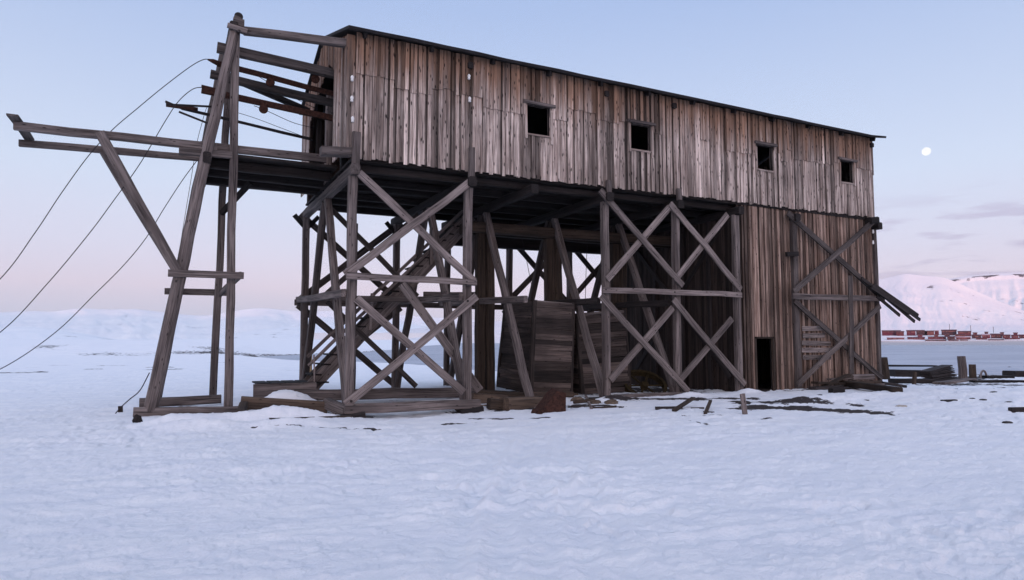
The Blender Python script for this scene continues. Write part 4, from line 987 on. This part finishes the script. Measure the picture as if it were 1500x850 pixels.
def house(label, u0, u1, v_base, v_top, colr, dark=False, depth=14):
    r = 1180 + (498-v_base)*9.5
    pa, b_ = at_r(u0, r); pb, _ = at_r(u1, r); c = (pa+pb)/2; ux = (pb-pa); L = ux.length; ux.normalize(); uy = Vector((-ux.y, ux.x, 0))
    dep = r*math.cos(b_-YAW); z0_ = 1.8+(500-v_base)/F_PX*dep; H = (v_base-v_top)*.8/F_PX*dep
    h = empty('town_house', (c.x, c.y, z0_-1)); tag(h, label, 'house', 'houses across the fjord')
    hw, hd = L/2, depth/2; we = H*.72
    def pt(x, y, z): return c+ux*x+uy*y+Vector((0, 0, z0_+z))
    mb = MB(); pts = [pt(-hw, -hd, -4), pt(hw, -hd, -4), pt(hw, hd, -4), pt(-hw, hd, -4), pt(-hw, -hd, we), pt(hw, -hd, we), pt(hw, hd, we), pt(-hw, hd, we), pt(-hw, 0, H*.95), pt(hw, 0, H*.95)]
    i = mb.ring(pts, [tuple(p) for p in pts], 1); mb.f += [tuple(i+k for k in f) for f in ((0, 1, 5, 4), (2, 3, 7, 6), (1, 2, 6, 9, 5), (3, 0, 4, 8, 7))]
    mb.build('wall', HM[colr], h)
    mb = MB(); o_ = .6; dz = (H*.95-we)*o_/hd
    for sgn in (-1, 1):
        pts = [pt(-hw-o_, sgn*(hd+o_), we-dz+.05), pt(hw+o_, sgn*(hd+o_), we-dz+.05), pt(hw+o_, 0, H), pt(-hw-o_, 0, H)]; pts += [p+Vector((0, 0, .35)) for p in pts]
        i = mb.ring(pts, [tuple(p) for p in pts], 1); mb.f += [tuple(i+k for k in f) for f in ((3, 2, 1, 0), (4, 5, 6, 7), (0, 1, 5, 4), (1, 2, 6, 5), (2, 3, 7, 6), (3, 0, 4, 7))]
    mb.build('roof', M_ROOFD if dark or len(label) % 3 else M_ROOFS, h)
    wd = MB(); pts = [pt(-hw*.9, -hd-.06, we*.42), pt(hw*.9, -hd-.06, we*.42), pt(hw*.9, -hd-.06, we*.72), pt(-hw*.9, -hd-.06, we*.72)]; pts += [p-uy*-.05 for p in pts]
    i = wd.ring(pts, [tuple(p) for p in pts], 1); wd.f += [tuple(i+k for k in f) for f in ((0, 1, 2, 3), (7, 6, 5, 4), (0, 4, 5, 1), (1, 5, 6, 2), (2, 6, 7, 3), (3, 7, 4, 0))]
    wd.build('window_row', M_WINROW, h)
HS = [('long crimson house, first of the upper row beside the station corner', 1291, 1318, 487.5, 482.5, 'crimson', False), ('small crimson house at the right end of the first upper block', 1312, 1323, 489, 483.5, 'brick red', False),
      ('crimson house, left of two joined in the upper row above the gap', 1327, 1340, 488, 482, 'crimson', False), ('plum coloured house, right of two joined in the upper row', 1341, 1353, 487.5, 482, 'plum', True),
      ('salmon house between the joined pair and the large plum block', 1357, 1367, 487.5, 483, 'salmon', False), ('tiny crimson house touching the left of the large plum block', 1368, 1374, 486.5, 482.5, 'crimson', False),
      ('large plum block in the middle of the upper row', 1378, 1400, 487, 481.5, 'plum', True), ('brick red house at the right end of the upper row', 1402, 1421, 488.5, 483.5, 'brick red', True),
      ('salmon house on the slope below the right end of the upper row', 1398, 1412, 493, 488, 'salmon', False),
      ('long brick red house, leftmost of the lower row by the water', 1298, 1323, 496.5, 493, 'brick red', False), ('long crimson house, second of the lower row', 1328, 1353, 496.5, 492.5, 'crimson', False),
      ('low plum shed near the water below the second house of the lower row', 1354, 1384, 499.5, 496.5, 'plum', True), ('crimson house, third of the lower row', 1358, 1384, 495.5, 491.8, 'crimson', False),
      ('plum house right of the third crimson house of the lower row', 1386, 1397, 496.5, 491, 'plum', True), ('brick red house in the lower row under the masts', 1399, 1420, 496.5, 491.5, 'brick red', False),
      ('wide plum house beginning the right cluster', 1422, 1436, 494.5, 488.5, 'plum', True), ('crimson house in the right cluster with a pale roof', 1437, 1449, 494, 487.5, 'crimson', False),
      ('tall plum house in the right cluster under the last mast', 1450, 1466, 494, 487, 'plum', True), ('brick red house right of the tall plum house', 1467, 1478, 494.5, 488.5, 'brick red', False),
      ('crimson house second from the right picture edge', 1480, 1490, 494.5, 489, 'crimson', True), ('plum house at the right picture edge', 1491, 1512, 494.5, 488.5, 'plum', True),
      ('low brick red house in front of the right cluster', 1428, 1444, 497, 494, 'brick red', False), ('low crimson house in front, near the right picture edge', 1470, 1492, 496.8, 494, 'crimson', False)]
HS += [('tiny plum hut high on the slope left of the large plum block', 1352, 1357, 486.5, 483.5, 'plum', True), ('tiny crimson hut between the two rows below the joined pair', 1343, 1350, 491.5, 488.8, 'crimson', True),
       ('tiny brick red hut between the rows below the tiny crimson house', 1367, 1373, 491.5, 488.8, 'brick red', True), ('small plum hut between the rows below the large plum block', 1382, 1390, 491, 488, 'plum', True),
       ('low dark plum boathouse by the water below the third lower house', 1388, 1402, 499.3, 497, 'plum', True), ('small crimson boathouse by the water under the brick red lower house', 1405, 1416, 499, 496.8, 'crimson', True),
       ('long low plum boathouse by the water below the right cluster', 1446, 1468, 498.8, 496, 'plum', True), ('tiny brick red hut behind the wide plum house', 1424, 1430, 489, 486, 'brick red', True),
       ('tiny plum hut behind the pale-roofed crimson house', 1441, 1446, 488, 485, 'plum', True), ('small plum hut between the tall plum house and the brick red house', 1464, 1469, 489, 485.5, 'plum', True),
       ('small crimson hut behind the house second from the right edge', 1483, 1489, 489.5, 486, 'crimson', True)]
for q in HS: house(*q)
for lb, u, v0, v1 in (('thin mast on the slope above the large plum block', 1390, 482, 474), ('thin mast above the right end of the upper row', 1421, 483, 476), ('tallest thin lattice mast above the right cluster', 1454, 488, 478)):
    r = 1330; p, b_ = at_r(u, r); dep = r*math.cos(b_-YAW); za, zc = 1.8+(500-v0)/F_PX*dep, 1.8+(500-v1)/F_PX*dep
    mb = MB(); mb.beam((p.x, p.y, za-6), (p.x, p.y, zc), .5, .5, jit=0); mb.beam((p.x-1.2, p.y, zc-1.5), (p.x+1.2, p.y, zc-1.5), .3, .3, jit=0)
    tag(mb.build('radio_mast', M_IRON, None, origin=(p.x, p.y, za)), lb, 'mast', 'masts above the town')
